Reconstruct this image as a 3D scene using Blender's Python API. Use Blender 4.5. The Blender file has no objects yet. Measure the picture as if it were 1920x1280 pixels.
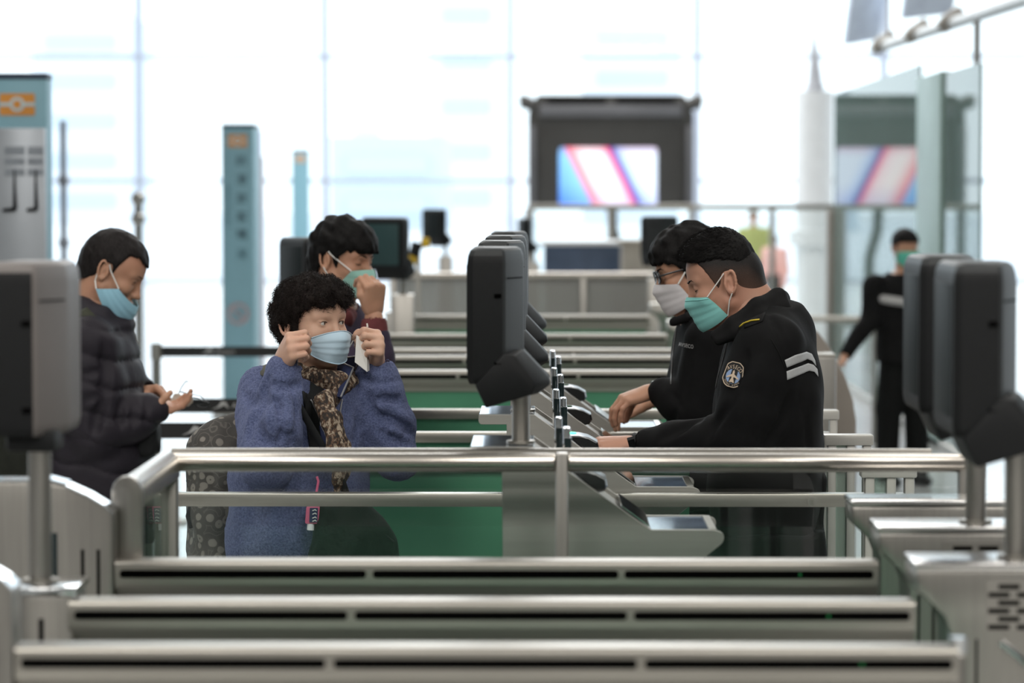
import bpy, bmesh, math, random
import numpy as np
from mathutils import Vector, Matrix, Euler
from mathutils.bvhtree import BVHTree

random.seed(7)
rng = np.random.default_rng(7)
SC = bpy.context.scene
COL = SC.collection
PI = math.pi

# ------------------------------------------------------------------ camera
F = 5560.0                     # focal length in pixels of the 1920 px wide frame
CAM_H = 1.76
CAM_ROT = Euler((PI / 2 - math.atan(274 / F), 0, math.atan(50 / F)))
cam_d = bpy.data.cameras.new('camera')
cam = bpy.data.objects.new('camera', cam_d)
COL.objects.link(cam)
cam.location = (0, 0, CAM_H)
cam.rotation_euler = CAM_ROT
cam_d.sensor_width = 36
cam_d.lens = F * 36 / 1920
cam_d.clip_end = 500
cam_d.dof.use_dof = True
cam_d.dof.focus_distance = 7.4
cam_d.dof.aperture_fstop = (cam_d.lens / 1000) / 0.032
cam_d.dof.aperture_blades = 9
SC.camera = cam

# ------------------------------------------------------------------ world, lights, exposure
SC.view_settings.view_transform = 'Standard'
SC.view_settings.look = 'None'
SC.view_settings.gamma = 1.0
SC.view_settings.use_curve_mapping = False
SC.view_settings.exposure = 0.0
try:
    SC.cycles.use_denoising = True
    SC.cycles.max_bounces = 8
    SC.cycles.transparent_max_bounces = 24
    SC.cycles.caustics_reflective = False
    SC.cycles.caustics_refractive = False
    SC.cycles.sample_clamp_indirect = 6.0
except Exception:
    pass
W = bpy.data.worlds.new('overcast_sky')
SC.world = W
W.use_nodes = True
bg = W.node_tree.nodes['Background']
bg.inputs[0].default_value = (0.86, 0.95, 1.0, 1)
bg.inputs[1].default_value = 2.1


def area(name, loc, rot, sx, sy, power, color=(1, 1, 1)):
    d = bpy.data.lights.new(name, 'AREA')
    d.shape = 'RECTANGLE'
    d.size, d.size_y = sx, sy
    d.energy = power
    d.color = color
    o = bpy.data.objects.new(name, d)
    COL.objects.link(o)
    o.location = loc
    o.rotation_euler = rot
    return o


for lx, ly, lp_ in ((-3.4, -4, 420), (3.4, -4, 420), (-3.4, 1, 300), (3.4, 1, 300), (-3.6, 8, 140), (3.6, 8, 140), (-3.6, 15, 150), (3.6, 15, 150)):  # added overhead fill without fixtures, brightens faces and fronts
    area('fill_light', (lx, ly, 7.6), (0, 0, 0), 3.0, 3.0, lp_, (1.0, 0.96, 0.90))
for ly in (27, 38, 50):
    area('fill_light', (0, ly, 10.5), (0, 0, 0), 6.0, 6.0, 900, (1.0, 0.98, 0.95))


def P(px, py, Y):
    """world point on the ray of photo pixel (px, py) at depth Y"""
    d = CAM_ROT.to_matrix() @ Vector(((px - 960) / F, -(py - 640) / F, -1))
    return Vector((0, 0, CAM_H)) + d * (Y / d.y)


# ------------------------------------------------------------------ materials
MATS = {}


def newmat(name):
    m = bpy.data.materials.new(name)
    m.use_nodes = True
    nt = m.node_tree
    return m, nt, nt.nodes['Principled BSDF']


def N(nt, t, **kw):
    n = nt.nodes.new(t)
    for k, v in kw.items():
        setattr(n, k, v)
    return n


def ramp(nt, fac, stops):
    r = N(nt, 'ShaderNodeValToRGB')
    el = r.color_ramp.elements
    while len(el) < len(stops):
        el.new(0.5)
    for e, (p, c) in zip(el, stops):
        e.position = p
        e.color = (*c, 1) if len(c) == 3 else c
    nt.links.new(fac, r.inputs[0])
    return r.outputs[0]


def texco(nt, scale=(1, 1, 1), kind='Object'):
    tc = N(nt, 'ShaderNodeTexCoord')
    mp = N(nt, 'ShaderNodeMapping')
    mp.inputs['Scale'].default_value = scale
    nt.links.new(tc.outputs[kind], mp.inputs[0])
    return mp.outputs[0]


def noise(nt, vec, scale, detail=3, rough=0.55):
    n = N(nt, 'ShaderNodeTexNoise')
    n.inputs['Scale'].default_value = scale
    n.inputs['Detail'].default_value = detail
    n.inputs['Roughness'].default_value = rough
    nt.links.new(vec, n.inputs['Vector'])
    return n.outputs['Fac']


def bump(nt, b, h, strength, dist=0.01):
    n = N(nt, 'ShaderNodeBump')
    n.inputs['Strength'].default_value = strength
    n.inputs['Distance'].default_value = dist
    nt.links.new(h, n.inputs['Height'])
    nt.links.new(n.outputs[0], b.inputs['Normal'])


def mat(name, col, rough=0.5, metal=0.0, var=0.08, vscale=6.0, stretch=(1, 1, 1), bmp=0.0, bscale=60.0, bdist=0.003,
        spec=0.5, sheen=0.0, sss=0.0, emit=None):
    if name in MATS:
        return MATS[name]
    m, nt, b = newmat(name)
    v = texco(nt, stretch)
    f = noise(nt, v, vscale, 4)
    lo = tuple(max(0, c * (1 - var * 2)) for c in col)
    hi = tuple(min(1, c * (1 + var * 2)) for c in col)
    nt.links.new(ramp(nt, f, [(0.25, lo), (0.75, hi)]), b.inputs['Base Color'])
    b.inputs['Roughness'].default_value = rough
    b.inputs['Metallic'].default_value = metal
    b.inputs['Specular IOR Level'].default_value = spec
    if sheen:
        b.inputs['Sheen Weight'].default_value = sheen
        b.inputs['Sheen Roughness'].default_value = 0.5
        b.inputs['Sheen Tint'].default_value = (min(1, col[0] * 2.5), min(1, col[1] * 2.5), min(1, col[2] * 2.5), 1)
    if sss:
        b.inputs['Subsurface Weight'].default_value = sss
        b.inputs['Subsurface Radius'].default_value = (0.010, 0.004, 0.002)
        b.inputs['Subsurface Scale'].default_value = 1.0
    if bmp:
        bump(nt, b, noise(nt, v, bscale, 3), bmp, bdist)
    if emit:
        b.inputs['Emission Color'].default_value = (*emit[0], 1)
        b.inputs['Emission Strength'].default_value = emit[1]
    MATS[name] = m
    return m


def glass(name, tint, refl=1.0, rough=0.0, base=0.0, basecol=(0.5, 0.6, 0.55)):
    """clear pane: tinted see-through plus mirror by angle; base = share of milky body colour"""
    if name in MATS:
        return MATS[name]
    m = bpy.data.materials.new(name)
    m.use_nodes = True
    nt = m.node_tree
    nt.nodes.clear()
    out = N(nt, 'ShaderNodeOutputMaterial')
    tr = N(nt, 'ShaderNodeBsdfTransparent')
    tr.inputs[0].default_value = (*tint, 1)
    gl = N(nt, 'ShaderNodeBsdfGlossy')
    gl.inputs['Roughness'].default_value = rough
    fr = N(nt, 'ShaderNodeFresnel')
    fr.inputs[0].default_value = 1.5
    mul = N(nt, 'ShaderNodeMath', operation='MULTIPLY')
    mul.use_clamp = True
    mul.inputs[1].default_value = refl
    nt.links.new(fr.outputs[0], mul.inputs[0])
    body = tr.outputs[0]
    if base:
        df = N(nt, 'ShaderNodeBsdfDiffuse')
        df.inputs[0].default_value = (*basecol, 1)
        mb = N(nt, 'ShaderNodeMixShader')
        v = texco(nt)
        nf = noise(nt, v, 1.5, 2)
        mr = N(nt, 'ShaderNodeMapRange')
        mr.inputs[3].default_value = base * 0.85
        mr.inputs[4].default_value = min(1, base * 1.15)
        nt.links.new(nf, mr.inputs[0])
        nt.links.new(mr.outputs[0], mb.inputs[0])
        nt.links.new(tr.outputs[0], mb.inputs[1])
        nt.links.new(df.outputs[0], mb.inputs[2])
        body = mb.outputs[0]
    mx = N(nt, 'ShaderNodeMixShader')
    nt.links.new(mul.outputs[0], mx.inputs[0])
    nt.links.new(body, mx.inputs[1])
    nt.links.new(gl.outputs[0], mx.inputs[2])
    nt.links.new(mx.outputs[0], out.inputs[0])
    MATS[name] = m
    return m


STEEL = mat('brushed_steel', (0.375, 0.358, 0.325), 0.38, 1.0, 0.05, 5, (1, 30, 30), 0.06, 40, 0.002)
STEEL_V = mat('brushed_steel_upright', (0.385, 0.37, 0.345), 0.34, 1.0, 0.05, 5, (30, 30, 1), 0.06, 40, 0.002)
STEEL_D = mat('dull_steel', (0.36, 0.345, 0.32), 0.45, 0.85, 0.06, 4)
CHROME = mat('polished_chrome', (0.72, 0.74, 0.76), 0.10, 1.0, 0.02)
TUBE = mat('polished_handrail', (0.52, 0.485, 0.44), 0.27, 1.0, 0.04, 5, (1, 40, 40))
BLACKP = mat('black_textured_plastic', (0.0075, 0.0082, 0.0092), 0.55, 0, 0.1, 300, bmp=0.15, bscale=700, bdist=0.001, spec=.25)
LITP = mat('black_plastic_painted_lit', (0.028, 0.031, 0.033), 0.5, 0, 0.08, 300, bmp=0.12, bscale=700, bdist=0.001, spec=.3)  # lighter copy of the black plastic, light painted into the colour
SLOT = mat('black_slot', (0.002, 0.002, 0.002), 0.9, 0, 0.1, spec=0.0)
DARKGLASS = mat('dark_screen_glass', (0.01, 0.02, 0.022), 0.08, 0, 0.1)
PANE = glass('clear_pane', (0.965, 0.985, 0.98), 0.6)
SATIN = mat('satin_steel_panel', (0.36, 0.35, 0.325), 0.5, 0.55, 0.03, 4, (1, 20, 20))
GPANE = glass('green_pane', (0.80, 0.89, 0.85), 0.7)
GREENP = mat('green_backed_glass', (0.070, 0.235, 0.140), 0.3, 0, 0.08, 2.0)
LED = mat('green_led', (0.02, 0.4, 0.1), 0.3, 0, 0.02, emit=((0.05, 1.0, 0.35), 5.0))


# ------------------------------------------------------------------ mesh builder
class MB:
    def __init__(self):
        self.v, self.f = [], []

    def add(self, vs, fs):
        n = len(self.v)
        self.v += [tuple(p) for p in vs]
        self.f += [tuple(i + n for i in q) for q in fs]
        return self

    def box(self, x0, x1, y0, y1, z0, z1):
        return self.add([(x0, y0, z0), (x1, y0, z0), (x1, y1, z0), (x0, y1, z0),
                         (x0, y0, z1), (x1, y0, z1), (x1, y1, z1), (x0, y1, z1)],
                        [(3, 2, 1, 0), (4, 5, 6, 7), (0, 1, 5, 4), (1, 2, 6, 5), (2, 3, 7, 6), (3, 0, 4, 7)])

    def rings(self, rs, cap=True, closed=False):
        n = len(rs[0])
        vs = [p for r in rs for p in r]
        fs = []
        m = len(rs)
        for i in range(m if closed else m - 1):
            a, b = i * n, ((i + 1) % m) * n
            for j in range(n):
                k = (j + 1) % n
                fs.append((a + j, a + k, b + k, b + j))
        if cap and not closed:
            fs.append(tuple(reversed(range(n))))
            fs.append(tuple((m - 1) * n + j for j in range(n)))
        return self.add(vs, fs)

    def prism(self, poly, y0, y1):
        """poly: list of (x, z), extruded along y"""
        a = sum(poly[i][0] * poly[(i + 1) % len(poly)][1] - poly[(i + 1) % len(poly)][0] * poly[i][1] for i in range(len(poly)))
        if a < 0:
            poly = poly[::-1]
        return self.rings([[(x, y0, z) for x, z in poly], [(x, y1, z) for x, z in poly]][::-1])

    def plan(self, poly, z0, z1):
        a = sum(poly[i][0] * poly[(i + 1) % len(poly)][1] - poly[(i + 1) % len(poly)][0] * poly[i][1] for i in range(len(poly)))
        if a < 0:
            poly = poly[::-1]
        return self.rings([[(x, y, z0) for x, y in poly], [(x, y, z1) for x, y in poly]])

    def tube(self, pts, r, n=10, closed=False, flat=1.0):
        pts = [Vector(p) for p in pts]
        m = len(pts)
        rad = r if isinstance(r, (list, tuple)) else [r] * m
        rs = []
        up = None
        for i, p in enumerate(pts):
            if closed:
                t = pts[(i + 1) % m] - pts[i - 1]
            else:
                t = pts[min(i + 1, m - 1)] - pts[max(i - 1, 0)]
            t.normalize()
            if up is None:
                up = Vector((0, 0, 1)) if abs(t.z) < 0.9 else Vector((0, 1, 0))
            s = t.cross(up)
            if s.length < 1e-6:
                s = t.cross(Vector((1, 0.1, 0)))
            s.normalize()
            up = s.cross(t).normalized()
            rs.append([p + (s * math.cos(a) + up * math.sin(a) * flat) * rad[i] for a in (2 * PI * j / n for j in range(n))])
        return self.rings(rs, True, closed)

    def cyl(self, a, b, r, n=16):
        return self.tube([a, b], r, n)

    def grid(self, fn, nu, nv):
        vs = [fn(i / nu, j / nv) for j in range(nv + 1) for i in range(nu + 1)]
        w = nu + 1
        fs = [(j * w + i, j * w + i + 1, (j + 1) * w + i + 1, (j + 1) * w + i) for j in range(nv) for i in range(nu)]
        return self.add(vs, fs)

    def build(self, name, m, parent=None, bevel=0.0, seg=2, smooth=False, angle=35, solid=0.0):
        base = parent_base(parent)
        me = bpy.data.meshes.new(name)
        me.from_pydata([tuple(Vector(p) - base) for p in self.v], [], self.f)
        bm = bmesh.new()
        bm.from_mesh(me)
        if solid:
            bmesh.ops.recalc_face_normals(bm, faces=bm.faces)
            bmesh.ops.solidify(bm, geom=bm.faces[:], thickness=solid)
        bmesh.ops.recalc_face_normals(bm, faces=bm.faces)
        if bevel:
            es = [e for e in bm.edges if len(e.link_faces) == 2 and e.calc_face_angle(0) > 0.45]
            bmesh.ops.bevel(bm, geom=es, offset=bevel, segments=seg, profile=0.5, affect='EDGES', clamp_overlap=True)
        bm.to_mesh(me)
        bm.free()
        return link(name, me, m, parent, smooth or bevel > 0, angle)


def parent_base(parent):
    b = Vector((0, 0, 0))
    p = parent
    while p is not None:
        b += Vector(p.location)
        p = p.parent
    return b


def link(name, me, m, parent=None, smooth=False, angle=35):
    if m is not None:
        for q in (m if isinstance(m, (list, tuple)) else [m]):
            me.materials.append(q)
    if smooth:
        me.polygons.foreach_set('use_smooth', [True] * len(me.polygons))
        if angle < 180:
            me.set_sharp_from_angle(angle=math.radians(angle))
    o = bpy.data.objects.new(name, me)
    COL.objects.link(o)
    if parent is not None:
        o.parent = parent
    return o


def tag(o, label=None, cat=None, group=None, kind=None):
    if label:
        o['label'] = label
    if cat:
        o['category'] = cat
    if group:
        o['group'] = group
    if kind:
        o['kind'] = kind
    return o


def thing(name, loc, label, cat, group=None):
    o = bpy.data.objects.new(name, None)
    o.empty_display_size = 0.1
    COL.objects.link(o)
    o.location = loc
    return tag(o, label, cat, group)


def children_of(o):
    return [c for c in bpy.data.objects if c.parent == o]


def dup(root, loc, label, rotz=None):
    """a copy of a thing with copies of its parts and sub-parts; meshes shared"""
    r = root.copy()
    COL.objects.link(r)
    r.location = loc
    r['label'] = label
    if rotz is not None:
        r.rotation_euler = (0, 0, rotz)
    for ch in children_of(root):
        c = ch.copy()
        COL.objects.link(c)
        c.parent = r
        for g in children_of(ch):
            d = g.copy()
            COL.objects.link(d)
            d.parent = c
    return r


def struct(o):
    o['kind'] = 'structure'
    return o


def rounded(poly, r, n=4):
    """round the corners of a 2-D polygon; r a number or one per corner"""
    out = []
    m = len(poly)
    for i in range(m):
        rr = r[i] if isinstance(r, (list, tuple)) else r
        p, a, b = Vector(poly[i]), Vector(poly[i - 1]), Vector(poly[(i + 1) % m])
        if rr <= 0:
            out.append(tuple(p))
            continue
        da, db = (a - p), (b - p)
        q = min(rr, da.length * 0.49, db.length * 0.49)
        s, e = p + da.normalized() * q, p + db.normalized() * q
        for k in range(n + 1):
            t = k / n
            out.append(tuple((1 - t) ** 2 * s + 2 * t * (1 - t) * p + t * t * e))
    return out


def text_mesh(s, size, extr=0.0, align='CENTER'):
    cu = bpy.data.curves.new('text', 'FONT')
    cu.body = s
    cu.size = size
    cu.extrude = extr
    cu.align_x = align
    cu.align_y = 'CENTER'
    o = bpy.data.objects.new('text', cu)
    COL.objects.link(o)
    bpy.context.view_layer.update()
    dg = bpy.context.evaluated_depsgraph_get()
    me = bpy.data.meshes.new_from_object(o.evaluated_get(dg))
    bpy.data.objects.remove(o)
    bpy.data.curves.remove(cu)
    return me
# ------------------------------------------------------------------ the hall (structure)
FLOORM, nt, b = newmat('pale_polished_floor')
v = texco(nt)
br = N(nt, 'ShaderNodeTexBrick')
br.offset = 0
br.inputs['Color1'].default_value = (0.60, 0.60, 0.59, 1)
br.inputs['Color2'].default_value = (0.55, 0.555, 0.55, 1)
br.inputs['Mortar'].default_value = (0.38, 0.38, 0.37, 1)
br.inputs['Scale'].default_value = 1.0
br.inputs['Mortar Size'].default_value = 0.006
br.inputs['Brick Width'].default_value = 0.9
br.inputs['Row Height'].default_value = 0.9
nt.links.new(v, br.inputs['Vector'])
nt.links.new(br.outputs['Color'], b.inputs['Base Color'])
b.inputs['Roughness'].default_value = 0.16
b.inputs['Specular IOR Level'].default_value = 0.6
WALLM = mat('grey_wall_panels', (0.33, 0.325, 0.31), 0.6, 0, 0.04, 2)
CEILM = mat('pale_ceiling', (0.55, 0.55, 0.53), 0.7, 0, 0.03, 1)
WHITEM = mat('white_painted_metal', (0.80, 0.82, 0.84), 0.4, 0, 0.02)
MULL = mat('pale_mullion_paint', (0.46, 0.50, 0.60), 0.5, 0, 0.02)
WINPANE = glass('window_pane', (0.97, 0.99, 1.0), 0.5)

HX0, HX1, HY0, HY1, HZ = -24, 24, -14, 60, 14
struct(MB().box(HX0, HX1, HY0, HY1, -0.3, 0).build('floor', FLOORM))
struct(MB().box(HX0, HX1, HY0, 44, HZ, HZ + 0.3).build('ceiling', CEILM))
struct(MB().box(HX0, HX1, HY0 - 0.3, HY0, 0, HZ).build('wall_front', WALLM))
struct(MB().box(HX0 - 0.3, HX0, HY0, 30, 0, HZ).build('wall_left', WALLM))
struct(MB().box(HX1, HX1 + 0.3, HY0, 30, 0, HZ).build('wall_right', WALLM))

# glazed end wall: mullions every 3.75 m, transoms, panes
win = thing('window_1', (0, HY1, 0), None, None)
struct(win)
sW = F / HY1
mxs = [(262 - 1010) / sW + 3.755 * k for k in range(-4, 10)]
tzs = [0.0, 2.05, 4.55, 7.05, 9.55, 12.05, 14.0]
mb0 = MB().box(mxs[0] - .07, mxs[0] + .07, HY1 - .12, HY1 + .12, 0, HZ).build('mullion', MULL, win, 0.01)
for x in mxs[1:]:
    c = mb0.copy()
    c.location.x = x - mxs[0]
    COL.objects.link(c)
mt0 = MB().box(mxs[0], mxs[-1], HY1 - .09, HY1 + .09, -0.05, 0.05).build('transom', MULL, win, 0.01)
for z in tzs[1:]:
    c = mt0.copy()
    c.location.z = z
    COL.objects.link(c)
for iz in range(len(tzs) - 1):
    pn = MB().box(mxs[0] + .07, mxs[1] - .07, HY1 - .006, HY1 + .006, tzs[iz] + .05, tzs[iz + 1] - .05).build('pane', WINPANE, win)
    for ix in range(1, len(mxs) - 1):
        c = pn.copy()
        c.location.x = mxs[ix] - mxs[0]
        COL.objects.link(c)
# the apron and pale buildings outside
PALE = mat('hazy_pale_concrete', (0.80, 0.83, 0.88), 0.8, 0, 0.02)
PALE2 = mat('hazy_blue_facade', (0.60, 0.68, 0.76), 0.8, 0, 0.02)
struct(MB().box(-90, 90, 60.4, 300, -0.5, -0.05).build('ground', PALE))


def building(x0, x1, z1, Y, d, label, m, nb):
    o = thing('building', ((x0 + x1) / 2, Y, 0), label, 'building', 'hazy buildings outside the glass wall')
    MB().box(x0, x1, Y, Y + d, -0.05, z1).build('facade', m, o)
    for k in range(nb):
        z = z1 * (k + 0.6) / (nb + 0.3)
        MB().box(x0 + .8, x1 - .8, Y - .15, Y, z - 0.45, z + 0.45).build('window_band', PALE2, o)
    MB().box(x0 + 1, x0 + (x1 - x0) * .4, Y + 2, Y + 5, z1, z1 + 1.2).build('roof_block', PALE, o)


s_ = F / 150
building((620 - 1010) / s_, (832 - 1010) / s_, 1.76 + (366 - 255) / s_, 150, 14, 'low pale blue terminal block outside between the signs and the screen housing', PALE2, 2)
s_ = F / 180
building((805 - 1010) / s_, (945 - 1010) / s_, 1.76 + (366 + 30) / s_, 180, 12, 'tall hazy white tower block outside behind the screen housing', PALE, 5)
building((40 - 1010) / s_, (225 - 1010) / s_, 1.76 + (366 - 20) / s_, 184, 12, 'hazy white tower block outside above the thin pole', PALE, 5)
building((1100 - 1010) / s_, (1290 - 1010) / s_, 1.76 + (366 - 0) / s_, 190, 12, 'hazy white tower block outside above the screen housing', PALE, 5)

mat('slot_green', (0.02, 0.2, 0.06), 0.3, emit=((0.05, .8, 0.25), .03))
# ------------------------------------------------------------------ automatic gates (near bank and far bank share one design)
BRIGHT = mat('bright_steel_cap', (0.66, 0.65, 0.64), 0.22, 1.0, 0.02)
GX0, GX1 = -0.755, 0.604
GATE_Y = [5.25, 4.73, 4.24]
FAR_Y = [11.0, 12.0, 12.55, 13.9, 16.1]


def noses(x0, x1, zt):
    """front outline of an end pedestal: flat head overhanging a narrower shaft"""
    return [(x0, zt), (x1, zt), (x1, 0), (x0 + .055, 0), (x0 + .055, zt - .10), (x0 + .045, zt - .075), (x0 + .02, zt - .05), (x0 + .002, zt - .035)]


def make_gate(Y, label, tall, group, vents=True, exit_ped=True):
    o = thing('gate_cabinet', (0, Y, 0), label, 'gate', group)
    # beam: rounded upper edges, undercut lower lip
    prof = rounded([(0, 1.066), (0, 1.110), (.062, 1.110), (.062, 1.066), (.042, 1.044), (.042, 1.03), (.020, 1.03), (.020, 1.044)], [.005, .009, .009, .005, 0, 0, 0, 0], 3)
    bm_ = MB()
    bm_.rings([[(GX0, Y + a, z) for a, z in prof], [(GX1, Y + a, z) for a, z in prof]][::-1])
    bm_.build('top_beam', STEEL, o, smooth=True)
    for x0, x1 in ((-.746, -.307), (-.295, .142), (.153, .595)):
        MB().prism(rounded([(x0, 1.0935), (x1, 1.0935), (x1, 1.0795), (x0, 1.0795)], .006, 3), Y - .0012, Y + .004).build('sensor_slot', SLOT, o)
    if vents:
        MB().box(.463, .467, Y - .0022, Y - .001, 1.0845, 1.0885).build('slot_light', MATS['slot_green'], o)
    MB().box(GX0 + .03, GX1 - .02, Y + .026, Y + .036, 0.10, 1.032).build('glass_panel', GPANE if vents else GREENP, o)
    MB().box(GX0, GX1, Y + .008, Y + .056, 0.0, 0.10).build('kick_plate', STEEL_D, o, 0.004)
    # pedestal with overhanging head on the exit side
    x1 = GX1 + .50
    if not exit_ped:
        MB().box(GX1 - .012, GX1 + .012, Y + .004, Y + .058, 0, 1.10).build('exit_post', STEEL_V, o, 0.004)
        MB().cyl((GX1 + .004, Y + .03, 1.10), (GX1 + .004, Y + .03, 1.122), .014, 16).build('post_knob', CHROME, o, smooth=True)
    else:
        exit_part(o, Y, vents, x1)
    entry_part(o, Y, tall)
    return o


def exit_part(o, Y, vents, x1):
    MB().prism(noses(GX1, x1, 1.161), Y, Y + .15).build('exit_pedestal', STEEL_V, o, 0.006)
    MB().prism(rounded([(GX1 - .001, 1.161), (x1 + .001, 1.161), (x1 + .001, 1.1715), (GX1 - .001, 1.1715)], .005, 3), Y - .002, Y + .152).build('cap_plate', BRIGHT if vents else STEEL, o, 0.003)
    for zx in (GX1 + .070, GX1 + .096):
        MB().box(zx, zx + .004, Y - .0015, Y + .002, 0.45, 1.05).build('panel_seam', SLOT, o)
    if vents:
        vt = MB().box(GX1 + .112, GX1 + .262, Y - .002, Y + .004, 1.062, 1.145)
        vo = vt.build('vent_plate', STEEL_D, o)
        for r in range(6):
            for c in range(3):
                xx = GX1 + .116 + c * .046 + (r % 2) * .016
                MB().box(xx, xx + .034, Y - .0035, Y + .001, 1.066 + r * .0130, 1.073 + r * .0130).build('vent_slot', SLOT, vo)
        MB().tube([(GX1 + .135, Y - .006, 1.045), (GX1 + .16, Y - .006, 1.027), (GX1 + .178, Y - .006, 1.010)], [.005, .0065, .006], 8).build('latch', CHROME, o, smooth=True)


def entry_part(o, Y, tall):
    if tall:
        xr = GX0 - .002
        poly = [(xr - .42, 1.252), (xr - .12, 1.252), (xr - .085, 1.243), (xr - .045, 1.225), (xr - .012, 1.205), (xr, 1.193), (xr, 0), (xr - .42, 0)]
        MB().prism(poly, Y, Y + .060).build('entry_pedestal', STEEL_V, o, 0.006)
        top = [(a, c) for a, c in poly[:6]]
        cp = MB()
        for i in range(5):
            (xa, za), (xb, zb) = top[i], top[i + 1]
            cp.add([(xa, Y - .004, za + .003), (xb, Y - .004, zb + .003), (xb, Y + .061, zb + .003), (xa, Y + .061, za + .003)], [(0, 1, 2, 3)])
        cp.build('cap_plate', CHROME, o, solid=0.003)
        MB().box(xr - .125, xr - .10, Y - .002, Y + .003, .30, 1.16).build('glass_inset', DARKGLASS, o)
        for zx in (xr - .058, xr - .030):
            MB().box(zx, zx + .006, Y - .0015, Y + .002, .55, 1.13).build('panel_seam', SLOT, o)
    else:
        xr = GX0 + .006
        MB().box(xr - .085, xr, Y + .005, Y + .15, 0, 1.118).build('entry_pedestal', STEEL_V, o, 0.006)
        MB().box(xr - .09, xr + .004, Y, Y + .155, 1.118, 1.130).build('cap_plate', CHROME, o, 0.003)
        MB().box(xr - .055, xr - .047, Y + .0035, Y + .007, .5, 1.08).build('panel_seam', SLOT, o)
    return o


gnear = 'steel e-gate cabinets in front of the glass barrier'
make_gate(GATE_Y[0], 'steel gate cabinet with slotted beam directly before the woman, tall curved end pedestal', True, gnear)
make_gate(GATE_Y[1], 'steel gate cabinet, middle of the three, short end pedestal carrying a pole screen', False, gnear)
make_gate(GATE_Y[2], 'steel gate cabinet at the bottom picture edge, its slotted beam most out of focus', True, gnear, True, False)
# a fourth head on the exit side stands between the barrier and the first gate
o = thing('exit_pedestal_unit', (GX1, 5.70, 0), 'steel pedestal with flat overhanging head where the glass barrier ends', 'pedestal')
MB().prism(noses(GX1, GX1 + .5, 1.161), 5.70, 5.84).build('body', STEEL_V, o, 0.006)
MB().prism(rounded([(GX1 - .001, 1.161), (GX1 + .501, 1.161), (GX1 + .501, 1.1715), (GX1 - .001, 1.1715)], .005, 3), 5.698, 5.842).build('cap_plate', BRIGHT, o, 0.003)
MB().tube([(GX1 + .135, 5.692, 1.128), (GX1 + .16, 5.692, 1.108), (GX1 + .178, 5.692, 1.092)], [.005, .0065, .006], 8).build('latch', CHROME, o, smooth=True)
gfar = 'steel e-gate cabinets beyond the staffed counters'
for Y, lb in zip(FAR_Y, ['first steel gate cabinet beyond the staffed counters', 'second steel gate cabinet beyond the staffed counters',
                         'third steel gate cabinet beyond the staffed counters', 'fourth steel gate cabinet beyond the staffed counters',
                         'last steel gate cabinet of the bank beyond the staffed counters']):
    make_gate(Y, lb, False, gfar, False)
for Y, lb in ((11.3, 'tall taupe curved end panel standing behind the officer with the badge'),):
    o = thing('end_panel', (1.05, Y, 0), lb, 'panel')
    MB().prism([(.86, 0), (.86, 1.262), (1.035, 1.262), (1.07, 1.235), (1.12, 1.165), (1.17, 1.07), (1.20, .98), (1.213, .90), (1.213, 0)], Y, Y + .12).build(
        'panel', mat('taupe_laminate', (0.27, 0.24, 0.21), 0.5, 0, 0.04), o, 0.008)
    MB().box(.92, .98, Y + .02, Y + .10, 1.262, 1.285).build('top_knob', STEEL_D, o, 0.006)


mat('matt_screen', (0.006, 0.010, 0.011), 0.6, 0, 0.05, spec=.2)
mat('teal_screen', (0.03, 0.065, 0.068), 0.45, 0, 0.05, spec=.3)
mat('shell_painted_lit', (0.15, 0.135, 0.130), 0.5, 0, 0.05)  # still paler copy of the shell plastic, brightness painted in
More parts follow.
